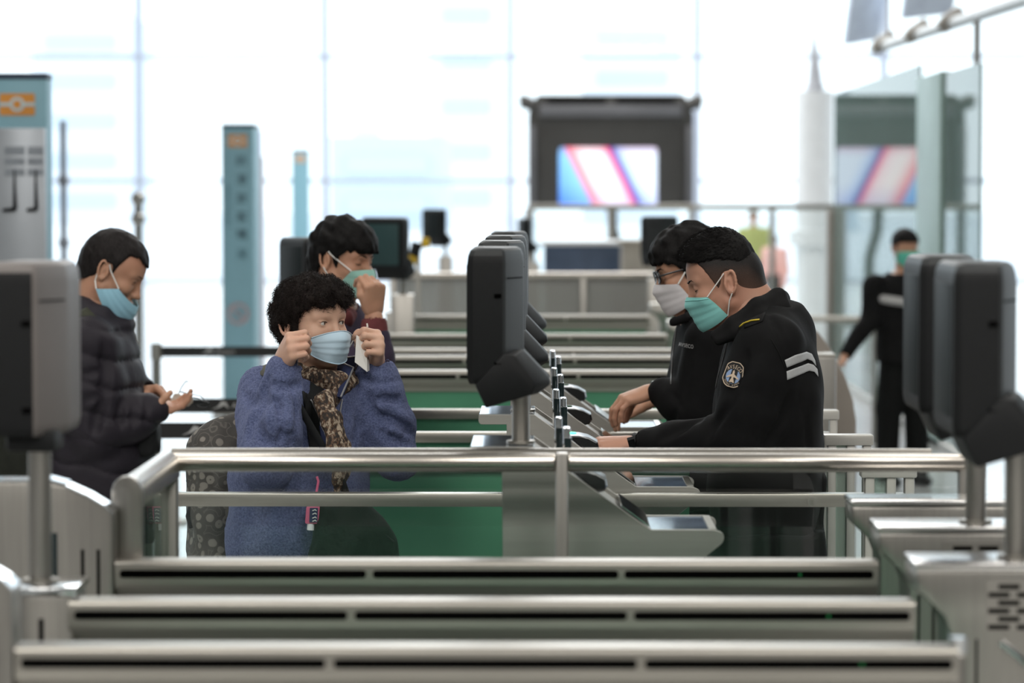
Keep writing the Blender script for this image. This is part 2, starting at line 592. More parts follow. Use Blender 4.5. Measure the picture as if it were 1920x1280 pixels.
# ------------------------------------------------------------------ screens on poles
def make_screen(x, Y, zb, label, group, shift=0.0, bracket=True, k=0.0):
    """pole at (x, Y); housing is a rounded slab whose side is seen; zb = foot of the pole"""
    o = thing('pole_screen', (x, Y, zb), label, 'screen', group)
    MB().cyl((x, Y, zb), (x, Y, 1.365), .0185, 20).build('pole', STEEL_V, o, smooth=True)
    MB().cyl((x, Y, zb), (x, Y, zb + .006), .030, 20).build('pole_flange', STEEL, o, smooth=True)
    xa = x - .110 + shift
    y0 = Y - .055
    # plan outline of the housing: flat side, chamfer on the exit side, screen face on the entry side
    pl = [(xa, y0 + .008), (xa + .012, y0), (xa + .073, y0), (xa + .079, y0 + .004), (xa + .114, y0 + .085), (xa + .116, y0 + .10), (xa + .116, y0 + .22),
          (xa + .108, y0 + .235), (xa + .012, y0 + .25), (xa, y0 + .24)]
    zt, zl = 1.652, 1.372
    rs = []
    cx, cy = xa + .058, y0 + .125
    for z, q in ((zl, .90), (zl + .006, .96), (zl + .018, 1.0), (zt - .032, 1.0), (zt - .016, .965), (zt - .005, .89), (zt, .76)):
        rs.append([(cx + (px - cx) * q, cy + (py - cy) * (0.5 + q / 2), z) for px, py in pl])
    me = MB().rings(rs)
    h = me.build('housing', [BLACKP, LITP], o, smooth=True, angle=28)
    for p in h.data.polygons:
        if p.normal.x > .35 or p.normal.z > .3:  # exit-side and upper faces coloured as if lit
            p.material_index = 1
    MB().box(xa + .084, xa + .115, y0 + .02, y0 + .03, 0, 0) if False else None
    MB().tube([(xa + .083, y0 + .0105, zt - .062), (xa + .1125, y0 + .0795, zt - .062)], .0013, 6).build('seam', SLOT, h)
    for z in (zt - .098, zl + .042):
        MB().tube([(xa + .056, y0 - .0012, z), (xa + .070, y0 - .0012, z + .0005)], .0042, 8).build('screw_recess', SLOT, h, smooth=True)
    MB().box(xa - .0015, xa + .002, y0 + .025, y0 + .225, zl + .03, zt - .035).build('screen_glass', MATS['matt_screen'], h, 0.001)
    if bracket:
        def q(px, py, yy):
            w = P(px, py, 6.2)
            b0 = P(977, 740, 6.2)
            return (w.x - b0.x + x, yy, w.z)
        fr = [(893, 714), (946, 656), (966, 660), (1000, 712), (994, 733), (913, 757)]
        bk = [(893, 714), (948, 650), (980, 652), (1030, 705), (1032, 716), (1008, 734), (994, 733), (913, 757)]
        fr = [(893, 714), (946, 656), (966, 660), (998, 706), (1003, 716), (998, 732), (994, 733), (913, 757)]
        MB().rings([[q(a, c, Y + .12) for a, c in bk], [q(a, c, Y - .005) for a, c in bk], [q(a, c, Y - .06) for a, c in fr]]).build('bracket', [BLACKP, LITP], o, 0.004, smooth=True, angle=28)
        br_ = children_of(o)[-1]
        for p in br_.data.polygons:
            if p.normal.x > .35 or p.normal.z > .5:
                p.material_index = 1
    else:
        MB().box(x - .05, x + .03, Y - .03, Y + .06, 1.345, 1.38).build('bracket', BLACKP, o, 0.006)
    return o


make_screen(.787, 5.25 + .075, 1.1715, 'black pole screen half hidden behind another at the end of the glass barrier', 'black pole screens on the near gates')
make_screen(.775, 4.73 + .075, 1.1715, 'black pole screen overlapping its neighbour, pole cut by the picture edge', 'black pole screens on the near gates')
sL = make_screen(-.812, 4.73 + .075, 1.130, 'black pole screen, side painted as lit, in front of the man in the padded jacket', 'black pole screens on the near gates', .036, False)

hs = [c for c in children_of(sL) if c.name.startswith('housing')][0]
hs.data.materials[1] = MATS['shell_painted_lit']  # light on this unit's side is put into its shell colour
# ------------------------------------------------------------------ glass barrier with twin handrail
o = thing('glass_barrier', (0, 5.9, 0), 'low glass barrier with twin polished handrail in front of the staffed counters', 'barrier')
RZ, RR = 1.2275, .0187
xl, xp0, xp1, xr_ = -.722, .034, .0585, .850
for a, c, n in ((xl, xp0 - .001, 'handrail'), (xp1 + .001, xr_, 'handrail')):
    MB().tube([(a, 5.9, RZ), (a + .004, 5.9, RZ), (c - .004, 5.9, RZ), (c, 5.9, RZ)], [RR * .9, RR, RR, RR * .9], 28).build(n, TUBE, o, smooth=True, angle=40)
MB().cyl((-.745, 6.0, RZ + .001), (.795, 6.0, RZ + .001), .019, 28).build('handrail', TUBE, o, smooth=True)
MB().box(xp0, xp1, 5.888, 5.925, 0, RZ + .0195).build('post', STEEL_V, o, 0.003)
MB().box(xl + .005, xp0 - .002, 5.903, 5.911, .09, RZ - .012).build('glass_panel', PANE, o)
MB().box(xp1 + .002, xr_ - .01, 5.903, 5.911, .09, RZ - .012).build('glass_panel', PANE, o)
MB().box(xr_ - .012, xr_ + .012, 5.888, 5.925, 0, RZ).build('post', STEEL_V, o, 0.003)
MB().box(xl - .045, xl, 5.885, 5.93, 0, RZ + .006).build('corner_post', STEEL_D, o, 0.006)
# return leg toward the gates: broad rounded rail, end post with a half-round top
rp = [(-.026, 1.200), (-.026, 1.228), (-.019, 1.243), (-.008, 1.251), (.008, 1.251), (.019, 1.243), (.026, 1.228), (.026, 1.200)]
rr = MB()
rr.rings([[(-.741 + a * q, y, 1.225 + (z - 1.225) * q) for a, z in rp] for y, q in ((5.34, 1), (5.885, .98), (5.90, .9), (5.91, .7))])
rr.build('return_rail', TUBE, o, smooth=True, angle=30)
ep = [(-.0275, 0), (-.0275, 1.226)] + [(-.0275 * math.cos(t), 1.226 + .029 * math.sin(t)) for t in np.linspace(.2, PI - .2, 9)] + [(.0275, 1.226), (.0275, 0)]
MB().prism([(-.742 + a, z) for a, z in ep], 5.315, 5.345).build('end_post', STEEL_V, o, 0.003, smooth=True, angle=30)
MB().box(-.745, -.738, 5.35, 5.885, .09, 1.205).build('glass_panel', GPANE, o)

# ------------------------------------------------------------------ staffed counters
KY = [6.07, 6.97, 7.87, 8.77]
TRAYG = mat('blue_grey_glass_top', (0.17, 0.23, 0.33), 0.12, 0.35, 0.25, 9)


def kp(px, py):
    w = P(px, py, 6.07)
    return (w.x, w.z)


def make_counter(label):
    y0, y1 = 6.07, 6.355
    o = thing('staffed_counter', (0, y0, 0), label, 'counter', 'staffed passport counters in a row')
    xb, xc = kp(1182, 1170)[0], kp(941, 900)[0]
    out = [kp(881, 838), kp(1001, 838), kp(1220, 993), kp(1341, 993), kp(1358, 1000), kp(1357, 1016), kp(1308, 1056), (xb, kp(1182, 1165)[1]), (xb, 0.0),
           (kp(950, 1100)[0], 0.0), (xc, kp(941, 859)[1]), kp(884, 859), kp(880, 852)]
    out = rounded(out, [.004, 0, .006, 0.008, .012, .012, .01, .02, 0, 0, 0, .006, .004], 3)
    MB().prism(out, y0, y0 + .012).build('side_panel', SATIN, o, 0.0015, 1)
    MB().prism(out, y1 - .012, y1).build('side_panel', SATIN, o, 0.0015, 1)
    dz = .010
    core = [(x + (.004 if i == 0 else 0), z - dz) for i, (x, z) in enumerate([kp(882, 838), kp(1001, 838), kp(1220, 993), kp(1343, 993)])]
    core += [kp(1352, 1010), kp(1305, 1052), (xb - .004, kp(1182, 1165)[1]), (xb - .004, 0.0), (kp(950, 1100)[0] + .004, 0.0), (xc + .004, kp(941, 857)[1]), kp(885, 857)]
    MB().prism(core, y0 + .012, y1 - .012).build('core', STEEL_D, o)
    # traveller's ledge: mirror plate; officer's tray: glass plate
    a, c = kp(881, 838), kp(1001, 838)
    MB().box(a[0] + .001, c[0], y0 + .002, y1 - .002, a[1] - .002, a[1] + .0015).build('ledge_plate', CHROME, o, 0.001, 1)
    a, c = kp(1222, 993), kp(1341, 993)
    MB().box(a[0], c[0], y0 + .012, y1 - .012, a[1] - .010, a[1] - .002).build('tray_glass', TRAYG, o)
    MB().box(c[0] - .012, c[0] + .004, y0 + .012, y1 - .012, a[1] - .004, a[1] + .001).build('tray_edge', STEEL, o, 0.001, 1)
    p0, p1 = kp(1165, 950), kp(1217, 988)
    MB().add([(p0[0], y0 + .014, p0[1]), (p1[0], y0 + .014, p1[1]), (p1[0], y1 - .014, p1[1]), (p0[0], y1 - .014, p0[1])], [(0, 1, 2, 3)]).build('slope_plate', CHROME, o, solid=.002)
    # passport scanner: black hood leaning on the slope
    pts = [kp(a, c) for a, c in ((1068, 884), (1096, 884), (1118, 889), (1138, 900), (1141, 914), (1134, 924), (1121, 927))]
    cz = sum(z for x, z in pts) / len(pts)
    cxx = sum(x for x, z in pts) / len(pts)
    rs = []
    for y, q in ((y0 + .020, .80), (y0 + .028, .96), (y0 + .045, 1), (y0 + .125, 1), (y0 + .150, .9), (y0 + .158, .7)):
        rs.append([(cxx + (x - cxx) * q, y, cz + (z - cz) * q) for x, z in pts])
    sc = MB().rings(rs).build('passport_scanner', mat('glossy_black_plastic', (0.012, 0.013, 0.014), 0.25, 0, 0.05), o, smooth=True, angle=40)
    l0 = kp(1084, 883)
    bm = bmesh.new()
    bmesh.ops.create_uvsphere(bm, u_segments=12, v_segments=8, radius=.0065)
    for v_ in bm.verts:
        v_.co = Vector((v_.co.x * 1.4 + l0[0], v_.co.y + .075, v_.co.z * .5 + l0[1]))
    me = bpy.data.meshes.new('indicator_lamp')
    bm.to_mesh(me)
    bm.free()
    link('indicator_lamp', me, MATS['green_led_off'], sc, True)
    # upright chrome-edged reader plates on the slope
    for dx, dy, zt in ((.050, .035, 1.282), (.034, .175, 1.292)):
        MB().box(dx, dx + .016, y0 + dy, y0 + dy + .035, 1.165, zt).build('reader_plate', CHROME, o, 0.003)
        MB().box(dx + .003, dx + .018, y0 + dy - .002, y0 + dy + .030, 1.175, zt - .022).build('reader_window', DARKGLASS, o, 0.001)
    return o


mat('green_led_off', (0.02, 0.10, 0.04), 0.3)
c1 = make_counter('steel staffed counter behind the glass barrier post with empty glass tray')
cnames = ['steel staffed counter at the badged officer\'s hand with a lit green lamp', 'steel staffed counter where the second officer presses a passport',
          'steel staffed counter at the far end of the row of four']
cs = [c1] + [dup(c1, (0, y, 0), lb) for y, lb in zip(KY[1:], cnames)]
for g in children_of(cs[1]):
    if g.name.startswith('passport_scanner'):
        for q in children_of(g):
            q.data = q.data.copy()
            q.data.materials[0] = LED
snames = ['black pole screen standing tall before the woman, nearest of its row of four', 'second black pole screen of the counter row, just behind the first',
          'third black pole screen of the counter row', 'last black pole screen of the counter row']
s1 = make_screen(-.037, 6.13, 1.247, snames[0], 'black pole screens on the staffed counters')
for y, lb in zip(KY[1:], snames[1:]):
    dup(s1, (-.037, y + .06, 1.247), lb)

# lane dividers with a flat bar, clear or green-backed glass and a post frame on the officers' side
DY = [6.921, 7.821, 8.721, 9.65]
dl = ['lane divider with flat steel bar crossing in front of the woman\'s jacket', 'second lane divider with flat bar, behind the woman',
      'third lane divider with flat bar over green glass', 'last lane divider with flat bar over green glass']
for k, (y, lb) in enumerate(zip(DY, dl)):
    o = thing('lane_divider', (0, y, 0), lb, 'barrier', 'steel lane dividers between the counters')
    MB().box(-.885 if k == 0 else -.50, .87, y, y + .045, 1.031, 1.062).build('flat_bar', STEEL, o, 0.003)
    if k == 0:
        MB().box(-.85, .77, y + .018, y + .026, .08, 1.03).build('glass_panel', PANE, o)
        MB().cyl((.640, y - .002, 1.0435), (.640, y + .001, 1.0435), .011, 20).build('lock_rim', STEEL_D, o, smooth=True)
        MB().cyl((.640, y - .0035, 1.0435), (.640, y + .001, 1.0435), .0065, 16).build('lock_button', STEEL, o, smooth=True)
    else:
        MB().box(-.50, .40, y + .018, y + .030, .08, 1.03).build('green_panel', GREENP, o)
        MB().box(.41, .77, y + .018, y + .026, .08, 1.03).build('glass_panel', PANE, o)
    for x in ((-.890,) if k == 0 else ()):
        MB().box(x, x + .03, y + .002, y + .043, 0, 1.03).build('post', STEEL_V, o, 0.003)
    CREAM = mat('pale_grey_painted_post', (0.46, 0.45, 0.42), 0.4, 0.2, 0.03)
    for x in (.765, .815, .858):
        MB().box(x, x + .022, y + .002, y + .04, 0, 1.10).build('post', CREAM, o, 0.003)
    MB().box(.755, .885, y - .004, y + .05, 1.10, 1.128).build('post_head', CREAM, o, 0.004)
    MB().box(.787, .815, y + .015, y + .022, .08, 1.10).build('pale_glass', glass('pale_green_pane', (.78, .9, .84), .6, 0, .45, (.42, .50, .45)), o)

# ------------------------------------------------------------------ far barrier, counters and screens beyond the gates
o = thing('glass_barrier', (0, 19.9, 0), 'far glass barrier with pale handrail closing the row of gates', 'barrier')
MB().cyl((-1.0, 19.9, 1.22), (.95, 19.9, 1.22), .024, 16).build('handrail', TUBE, o, smooth=True)
MB().box(-.98, .93, 19.905, 19.915, .1, 1.2).build('glass_panel', glass('milky_pane', (.7, .74, .72), .6, 0, .78, (.36, .355, .34)), o)
for x in (-.98, -.33, .30, .92):
    MB().box(x - .02, x + .02, 19.88, 19.93, 0, 1.21).build('post', STEEL_V, o, .004)


def wbox(px0, px1, py0, py1, Y, d=.3):
    a, c = P(px0, py1, Y), P(px1, py0, Y)
    return (a.x, c.x, Y, Y + d, a.z, c.z)


o = thing('information_counter', (P(1090, 480, 27).x, 27, 0), 'dark blue counter front far down the hall below the red and blue screen', 'counter')
bx = wbox(1020, 1165, 460, 640, 27)
MB().box(bx[0], bx[1], 27, 27.6, 0, bx[5]).build('front', mat('dark_blue_laminate', (0.065, 0.10, 0.17), .5), o, .01)
MB().box(bx[0] - .05, bx[1] + .05, 26.95, 27.65, bx[5], bx[5] + .04).build('worktop', WHITEM, o, .01)
o = thing('side_counter', (P(1215, 480, 26).x, 26, 0), 'beige counter beside the dark blue one far down the hall', 'counter')
bx = wbox(1166, 1265, 458, 640, 26)
MB().box(bx[0], bx[1], 26, 26.6, 0, bx[5]).build('front', mat('beige_laminate', (0.42, 0.38, 0.33), .5), o, .01)
MB().box(bx[0] - .03, bx[1] + .03, 25.95, 26.65, bx[5], bx[5] + .04).build('worktop', mat('beige_laminate'  , (0, 0, 0)), o, .01)

# tall screen housing with corner lugs
Yt = 40.0
st = F / Yt


def t_(px, py):
    return ((px - 1010) / st, CAM_H - (py - 366) / st)


HOUSE = mat('dark_screen_housing', (0.040, 0.038, 0.035), .5, 0, .06, 3)
HOUSE2 = mat('grey_housing_trim', (0.13, 0.13, 0.14), .45, .3, .05, 3)
o = thing('screen_housing', (t_(1145, 0)[0], Yt, 0), 'large black screen housing with corner lugs showing a red diagonal on blue', 'screen')
x0, z1 = t_(990, 178)
x1, z0 = t_(1300, 392)
xa, za = t_(1048, 276)
xb, zb = t_(1232, 389)
bd = rounded([(x0, z0), (x1, z0), (x1, z1 - .25), (x1 - .12, z1), (x0 + .12, z1), (x0, z1 - .25)], .05)
MB().prism(bd, Yt + .05, Yt + .7).build('housing', HOUSE, o, .02)
for a, c in ((x0, x0 + .10), (x1 - .10, x1)):
    MB().box(a, c, Yt - .05, Yt + .3, z0 - .02, z1 - .42).build('side_trim', HOUSE2, o, .02)
MB().box(x0 + .15, x1 - .15, Yt - .03, Yt + .1, z1 - .30, z1 - .14).build('brow', HOUSE2, o, .03)
for a, c in ((x0 + .25, (x0 + x1) / 2 - .06), ((x0 + x1) / 2 + .06, x1 - .25)):
    MB().box(a, c, Yt + .03, Yt + .06, z1 - .11, z1 - .04).build('vent', SLOT, o)
for s, xx in ((-1, x0), (1, x1)):
    MB().tube([(xx - s * .10, Yt + .1, z1 - .16), (xx + s * .05, Yt + .1, z1 - .09), (xx + s * .12, Yt + .1, z1 - .10)], [.08, .10, .09], 12).build('lug', HOUSE, o, smooth=True)
MB().box(xa - .05, xb + .05, Yt + .0, Yt + .06, za - .0, zb - .05).build('bezel', SLOT, o) if False else None
SCR, nt, b = newmat('advert_screen')
nt.nodes.remove(b)
tc = N(nt, 'ShaderNodeTexCoord')
sx = N(nt, 'ShaderNodeSeparateXYZ')
nt.links.new(tc.outputs['Generated'], sx.inputs[0])


def mth(op, a, b_=None):
    n = N(nt, 'ShaderNodeMath', operation=op)
    for i, q in enumerate((a, b_)):
        if q is None:
            continue
        if isinstance(q, (int, float)):
            n.inputs[i].default_value = q
        else:
            nt.links.new(q, n.inputs[i])
    return n.outputs[0]


u, vv = sx.outputs[0], sx.outputs[2]
d_ = mth('ADD', u, mth('MULTIPLY', vv, .30))         # diagonal coordinate of the printed band
band = ramp(nt, d_, [(0.0, (.10, .28, .80)), (.34, (.28, .62, 1.0)), (.375, (.95, .20, .28)), (.47, (1, .72, .74)), (.56, (1, .95, .95)), (.72, (1, .80, .85)), (.79, (.95, .12, .30)), (.825, (.06, .09, .42)), (.9, (.55, .70, 1.0)), (1.2, (.75, .85, 1.0))])
vr = ramp(nt, vv, [(0, (.55, .55, .8)), (.18, (.8, .8, .95)), (.4, (1, 1, 1)), (.85, (1, 1, 1)), (1, (.80, .5, .6))])
mixn = N(nt, 'ShaderNodeMix', data_type='RGBA', blend_type='MULTIPLY')
mixn.inputs[0].default_value = .8
nt.links.new(band, mixn.inputs[6])
nt.links.new(vr, mixn.inputs[7])
em = N(nt, 'ShaderNodeEmission')
em.inputs[1].default_value = 1.6
nt.links.new(mixn.outputs[2], em.inputs[0])
nt.links.new(em.outputs[0], nt.nodes['Material Output'].inputs[0])
sp = MB()
sp.prism(rounded([(xa, zb), (xb, zb), (xb, za), (xa, za)], .06), Yt + .028, Yt + .06)
sp.build('lit_screen', SCR, o)
for px0, px1, bend in ((984, 1001, 0), (1138, 1158, .12)):
    a, c = t_(px0, 395), t_(px1, 395)
    mx_ = (a[0] + c[0]) / 2
    w = (c[0] - a[0]) / 2
    MB().tube([(mx_, Yt + .3, z0 + .02), (mx_ + bend * .1, Yt + .3, 1.3), (mx_ + bend, Yt + .3, .9), (mx_ + bend, Yt + .3, 0)], [w, w, w, w], 10).build('leg', HOUSE, o, smooth=True)
MB().box(x0 - .1, x1 + .1, Yt + .05, Yt + .65, 0, .06).build('base_plate', HOUSE2, o, .02)

o = thing('glass_partition', (P(1290, 386, 31).x, 31, 0), 'far glass partition with grey top rail running below the screen housing', 'partition')
a, c = P(992, 388, 31), P(1600, 388, 31)
MB().box(a.x, c.x, 30.97, 31.03, a.z - .03, a.z + .03).build('top_rail', STEEL, o, .01)
MB().box(a.x, c.x, 30.995, 31.005, .1, a.z - .03).build('glass_panel', PANE, o)
for k in range(5):
    xx = a.x + (c.x - a.x) * k / 4
    MB().box(xx - .03, xx + .03, 30.97, 31.03, 0, a.z - .03).build('post', STEEL_V, o, .008)

# more pole screens further down the hall, turned toward the camera side
for x, Y, zb_, rz, lb in ((-.715, 15.6, 1.24, 1.15, 'dark teal faced pole screen just behind the head of the man with raised fist'),
                          (-.80, 25.5, 1.24, .75, 'small far pole screen with a side painted as lit, left of the counter screens'.replace(', left of', ' beyond')),
                          (.77, 19.3, 1.22, -.9, 'far dark pole screen above the second officer\'s head'),
                          (-.05, 27.0, 1.15, .2, 'small far black pole screen partly hidden by the counter screens'),
                          (-.84, 11.6, 1.19, .5, 'dark pole screen behind the neck of the man with raised fist')):
    KI = 0 if Y == 15.6 else 1 if Y == 25.5 else 2 if Y == 19.3 else 3 if Y == 27.0 else 4
    sd = dup(s1, (x, Y, zb_), lb, rz)
    if KI == 0:
        for g in children_of(sd):
            if g.name.startswith('housing'):
                for w_ in children_of(g):
                    if w_.name.startswith('screen_glass'):
                        w_.data = w_.data.copy()
                        w_.data.materials[0] = MATS['teal_screen']
    q = thing('screen_plinth', (x, Y, 0), ['slim steel plinth under the teal faced pole screen', 'slim steel plinth under the small far pole screen', 'slim steel plinth under the far dark pole screen', 'slim steel plinth partly hidden by the counter screens', 'slim steel plinth behind the man with raised fist'][KI], 'plinth')
    MB().box(x - .06, x + .06, Y - .06, Y + .06, 0, zb_).build('plinth_body', STEEL_V, q, .005)
    q2 = MB().box(x - .07, x + .07, Y - .07, Y + .07, 0, .03).build('plinth_foot', STEEL_D, q, .005)
# hazard coloured straps behind the gates
YEL = mat('yellow_strap', (0.62, 0.40, 0.02), .6)
o = thing('hazard_strap', (P(775, 480, 17.6).x, 17.6, 0), 'black and yellow hazard strap on a thin post beside the teal faced screen', 'strap')
pa, pb = P(783, 455, 17.6), P(768, 505, 17.6)
MB().box(pa.x - .015, pa.x + .015, 17.62, 17.65, 0, pa.z).build('post', STEEL_D, o, .004)
MB().tube([(pa.x, 17.58, pa.z), ((pa.x * .5 + pb.x * .5), 17.57, (pa.z + pb.z) / 2)], .034, 8).build('black_band', BLACKP, o, smooth=True)
MB().tube([((pa.x * .5 + pb.x * .5), 17.57, (pa.z + pb.z) / 2), (pb.x - .01, 17.57, pb.z)], [.032, .02], 8).build('yellow_band', YEL, o, smooth=True)
MB().box(pa.x + .02, pa.x + .07, 17.58, 17.60, pa.z - .03, pa.z + .03).build('yellow_tab', YEL, o, .005)

# ------------------------------------------------------------------ blue totem signs
SIGNB = mat('pale_teal_sign_film', (0.235, 0.44, 0.53), .5, 0, .02)
ORANGE = mat('orange_print', (0.72, 0.30, 0.05), .5, 0, .02)
INK = mat('dark_teal_print', (0.045, 0.105, 0.14), .5, 0, .02)
SIGNW = mat('pale_print', (0.55, 0.68, 0.72), .5, 0, .02)
NAVY = mat('navy_cap', (0.03, 0.05, 0.09), .5)


def totem(pxl, pxr, pyt, Y, label, chars=True, dpt=.16):
    s = F / Y
    x0, x1 = P(pxl, 400, Y).x, P(pxr, 400, Y).x
    zt = P(pxl, pyt, Y).z
    w = x1 - x0
    o = thing('totem_sign', ((x0 + x1) / 2, Y, 0), label, 'sign', 'pale teal totem signs')
    MB().box(x0, x1, Y, Y + dpt, .03, zt - .03).build('panel', SIGNB, o, .004)
    MB().box(x0 - .002, x1 + .002, Y - .003, Y + dpt + .003, zt - .03, zt).build('top_cap', NAVY, o, .003)
    MB().box(x0 - .08, x1 + .08, Y - .06, Y + dpt + .06, 0, .03).build('base_plate', STEEL_D, o, .006)
    cx, cz = (x0 + x1) / 2, zt - w * .53
    lw, lh = w * .30, w * .185
    MB().prism(rounded([(cx - lw, cz - lh), (cx + lw, cz - lh), (cx + lw, cz + lh), (cx - lw, cz + lh)], w * .03), Y - .004, Y + .001).build('logo_plate', ORANGE, o)
    MB().box(cx - lw, cx + lw, Y - .0065, Y - .003, cz - w * .03, cz + w * .03).build('logo_bar', SIGNW, o)
    MB().prism([(cx + w * .125 * math.cos(t), cz + w * .125 * math.sin(t)) for t in np.linspace(0, 2 * PI, 28, endpoint=False)], Y - .008, Y - .004).build('logo_ring', SIGNW, o)
    MB().prism([(cx + w * .07 * math.cos(t), cz + w * .07 * math.sin(t)) for t in np.linspace(0, 2 * PI, 24, endpoint=False)], Y - .010, Y - .006).build('logo_dot', ORANGE, o)
    if chars:
        def put(sv, size, x, z, rot, m, nm):
            me = text_mesh(sv, size, .001)
            R = Matrix.Translation((x, Y - .003, z)) @ Matrix.Rotation(rot, 4, 'Y') @ Matrix.Rotation(PI / 2, 4, 'X')
            me.transform(Matrix.Translation(-Vector(o.location)) @ R)
            link(nm, me, m, o)
        pyc = [302, 338, 373, 408, 441, 478]
        for ch, py in zip('訪港旅客櫃檯', pyc):
            put(ch, w * .36, x0 + w * .62, P(pxl, py, Y).z, 0, INK if py < 470 else MATS['dim_teal_print'], 'character')
        put('Visitors Counter', w * .19, x0 + w * .22, P(pxl, 385, Y).z, PI / 2, MATS['dim_teal_print'], 'lettering')
        cz2 = P(pxl, 588, Y).z
        rg = MB()
        rg.tube([(cx + .30 * w * math.cos(t), Y - .004, cz2 + .30 * w * math.sin(t)) for t in np.linspace(0, 2 * PI, 30, endpoint=False)], .045 * w, 8, True)
        rg.build('ban_ring', MATS['faded_red_print'], o, smooth=True)
        MB().tube([(cx - .2 * w, Y - .004, cz2 + .2 * w), (cx + .2 * w, Y - .004, cz2 - .2 * w)], .035 * w, 8).build('ban_bar', MATS['faded_red_print'], o, smooth=True)
        MB().box(cx - .1 * w, cx + .12 * w, Y - .003, Y, cz2 - .12 * w, cz2 + .12 * w).build('ban_pictogram', MATS['dim_teal_print'], o)
        put('No entry', w * .17, cx, P(pxl, 628, Y).z, 0, MATS['dim_teal_print'], 'lettering') if False else None
    return o


mat('dim_teal_print', (0.14, 0.29, 0.36), .5)
mat('faded_red_print', (0.50, 0.36, 0.38), .5)
totem(-21, 89, 137, 14.5, 'large pale teal totem sign with orange emblem cut by the picture edge', False)
totem(416, 476, 232, 23.6, 'pale teal totem sign with dark vertical Chinese lettering and ban symbol', True, .5)
totem(547, 580, 280, 49.0, 'small far pale teal totem sign above the woman', False)
o = thing('wall_board', (P(455, 500, 27.6).x, 27.65, 0), 'grey and purple board stacked behind the lettered totem sign', 'board')
bx = wbox(440, 486, 242, 640, 27.7, .2)
MB().box(bx[0], bx[1], 27.7, 28.2, 0, bx[5] - .25).build('board', mat('grey_mauve_board', (0.33, 0.31, 0.36), .6), o, .01)
MB().box(bx[0], bx[1] - .02, 27.72, 28.18, bx[5] - .25, bx[5]).build('purple_head', mat('mauve_board', (0.32, 0.24, 0.42), .6), o, .01)

o = thing('notice_panel', (P(42, 400, 14.2).x, 14.2, 0), 'silver notice panel with text lines and two black hooks before the large totem sign', 'panel')
bx = wbox(-20, 84, 240, 640, 14.2, .05)
NP = mat('silver_notice_panel', (0.38, 0.41, 0.45), .35, .35, .05, 2)
MB().box(bx[0], bx[1], 14.2, 14.25, .0, bx[5]).build('panel', NP, o, .006)
for k, (pa_, pb_) in enumerate(((275, 290), (296, 309), (316, 329))):
    for qa, qb in ((8, 46), (52, 81)):
        q = wbox(qa, qb, pa_, pb_, 14.195)
        MB().box(q[0], q[1], 14.196, 14.201, q[4], q[5]).build('text_block', mat('grey_text_print', (0.27, 0.30, 0.34), .5), o)
for qx in (27, 67):
    h0, h1, h2, h3 = P(qx, 318, 14.19), P(qx + 1, 392, 14.19), P(qx - 22 if qx < 50 else qx - 17, 394, 14.19), P(qx, 350, 14.19)
    MB().tube([h0, h3, h1], [.003, .006, .010], 8).build('hook', SLOT, o, smooth=True)
    MB().tube([h1, h2], [.010, .007], 8).build('hook_foot', SLOT, o, smooth=True)

# ------------------------------------------------------------------ thin poles and belt barriers
for px, pyt, Y, r, lb, k in ((118, 226, 26, .030, 'thin grey pole with collars rising beside the large totem sign', 0),
                             (259, 372, 24, .036, 'pale pole with flared head behind the man in the padded jacket', 1)):
    t0 = P(px, pyt, Y)
    o = thing('pole', (t0.x, Y, 0), lb, 'pole')
    m_ = mat('grey_pole_paint', (0.22, 0.24, 0.28), .5) if k == 0 else STEEL_V
    MB().cyl((t0.x, Y, 0), (t0.x, Y, t0.z), r, 14).build('shaft', m_, o, smooth=True)
    MB().cyl((t0.x, Y, 0), (t0.x, Y, .03), .16, 24).build('foot_disc', STEEL_D, o, smooth=True)
    for py in ((338, 455) if k == 0 else (372, 410)):
        z = P(px, py, Y).z
        MB().tube([(t0.x, Y, z - .05), (t0.x, Y, z - .02), (t0.x, Y, z + .02), (t0.x, Y, z + .05)], [r * 1.05, r * 1.7, r * 1.7, r * 1.05], 14).build('collar', m_, o, smooth=True)
BELT = mat('black_webbing', (0.012, 0.012, 0.013), .7, 0, .1, 200)
PRINT = mat('pale_belt_print', (0.40, 0.40, 0.40), .6)
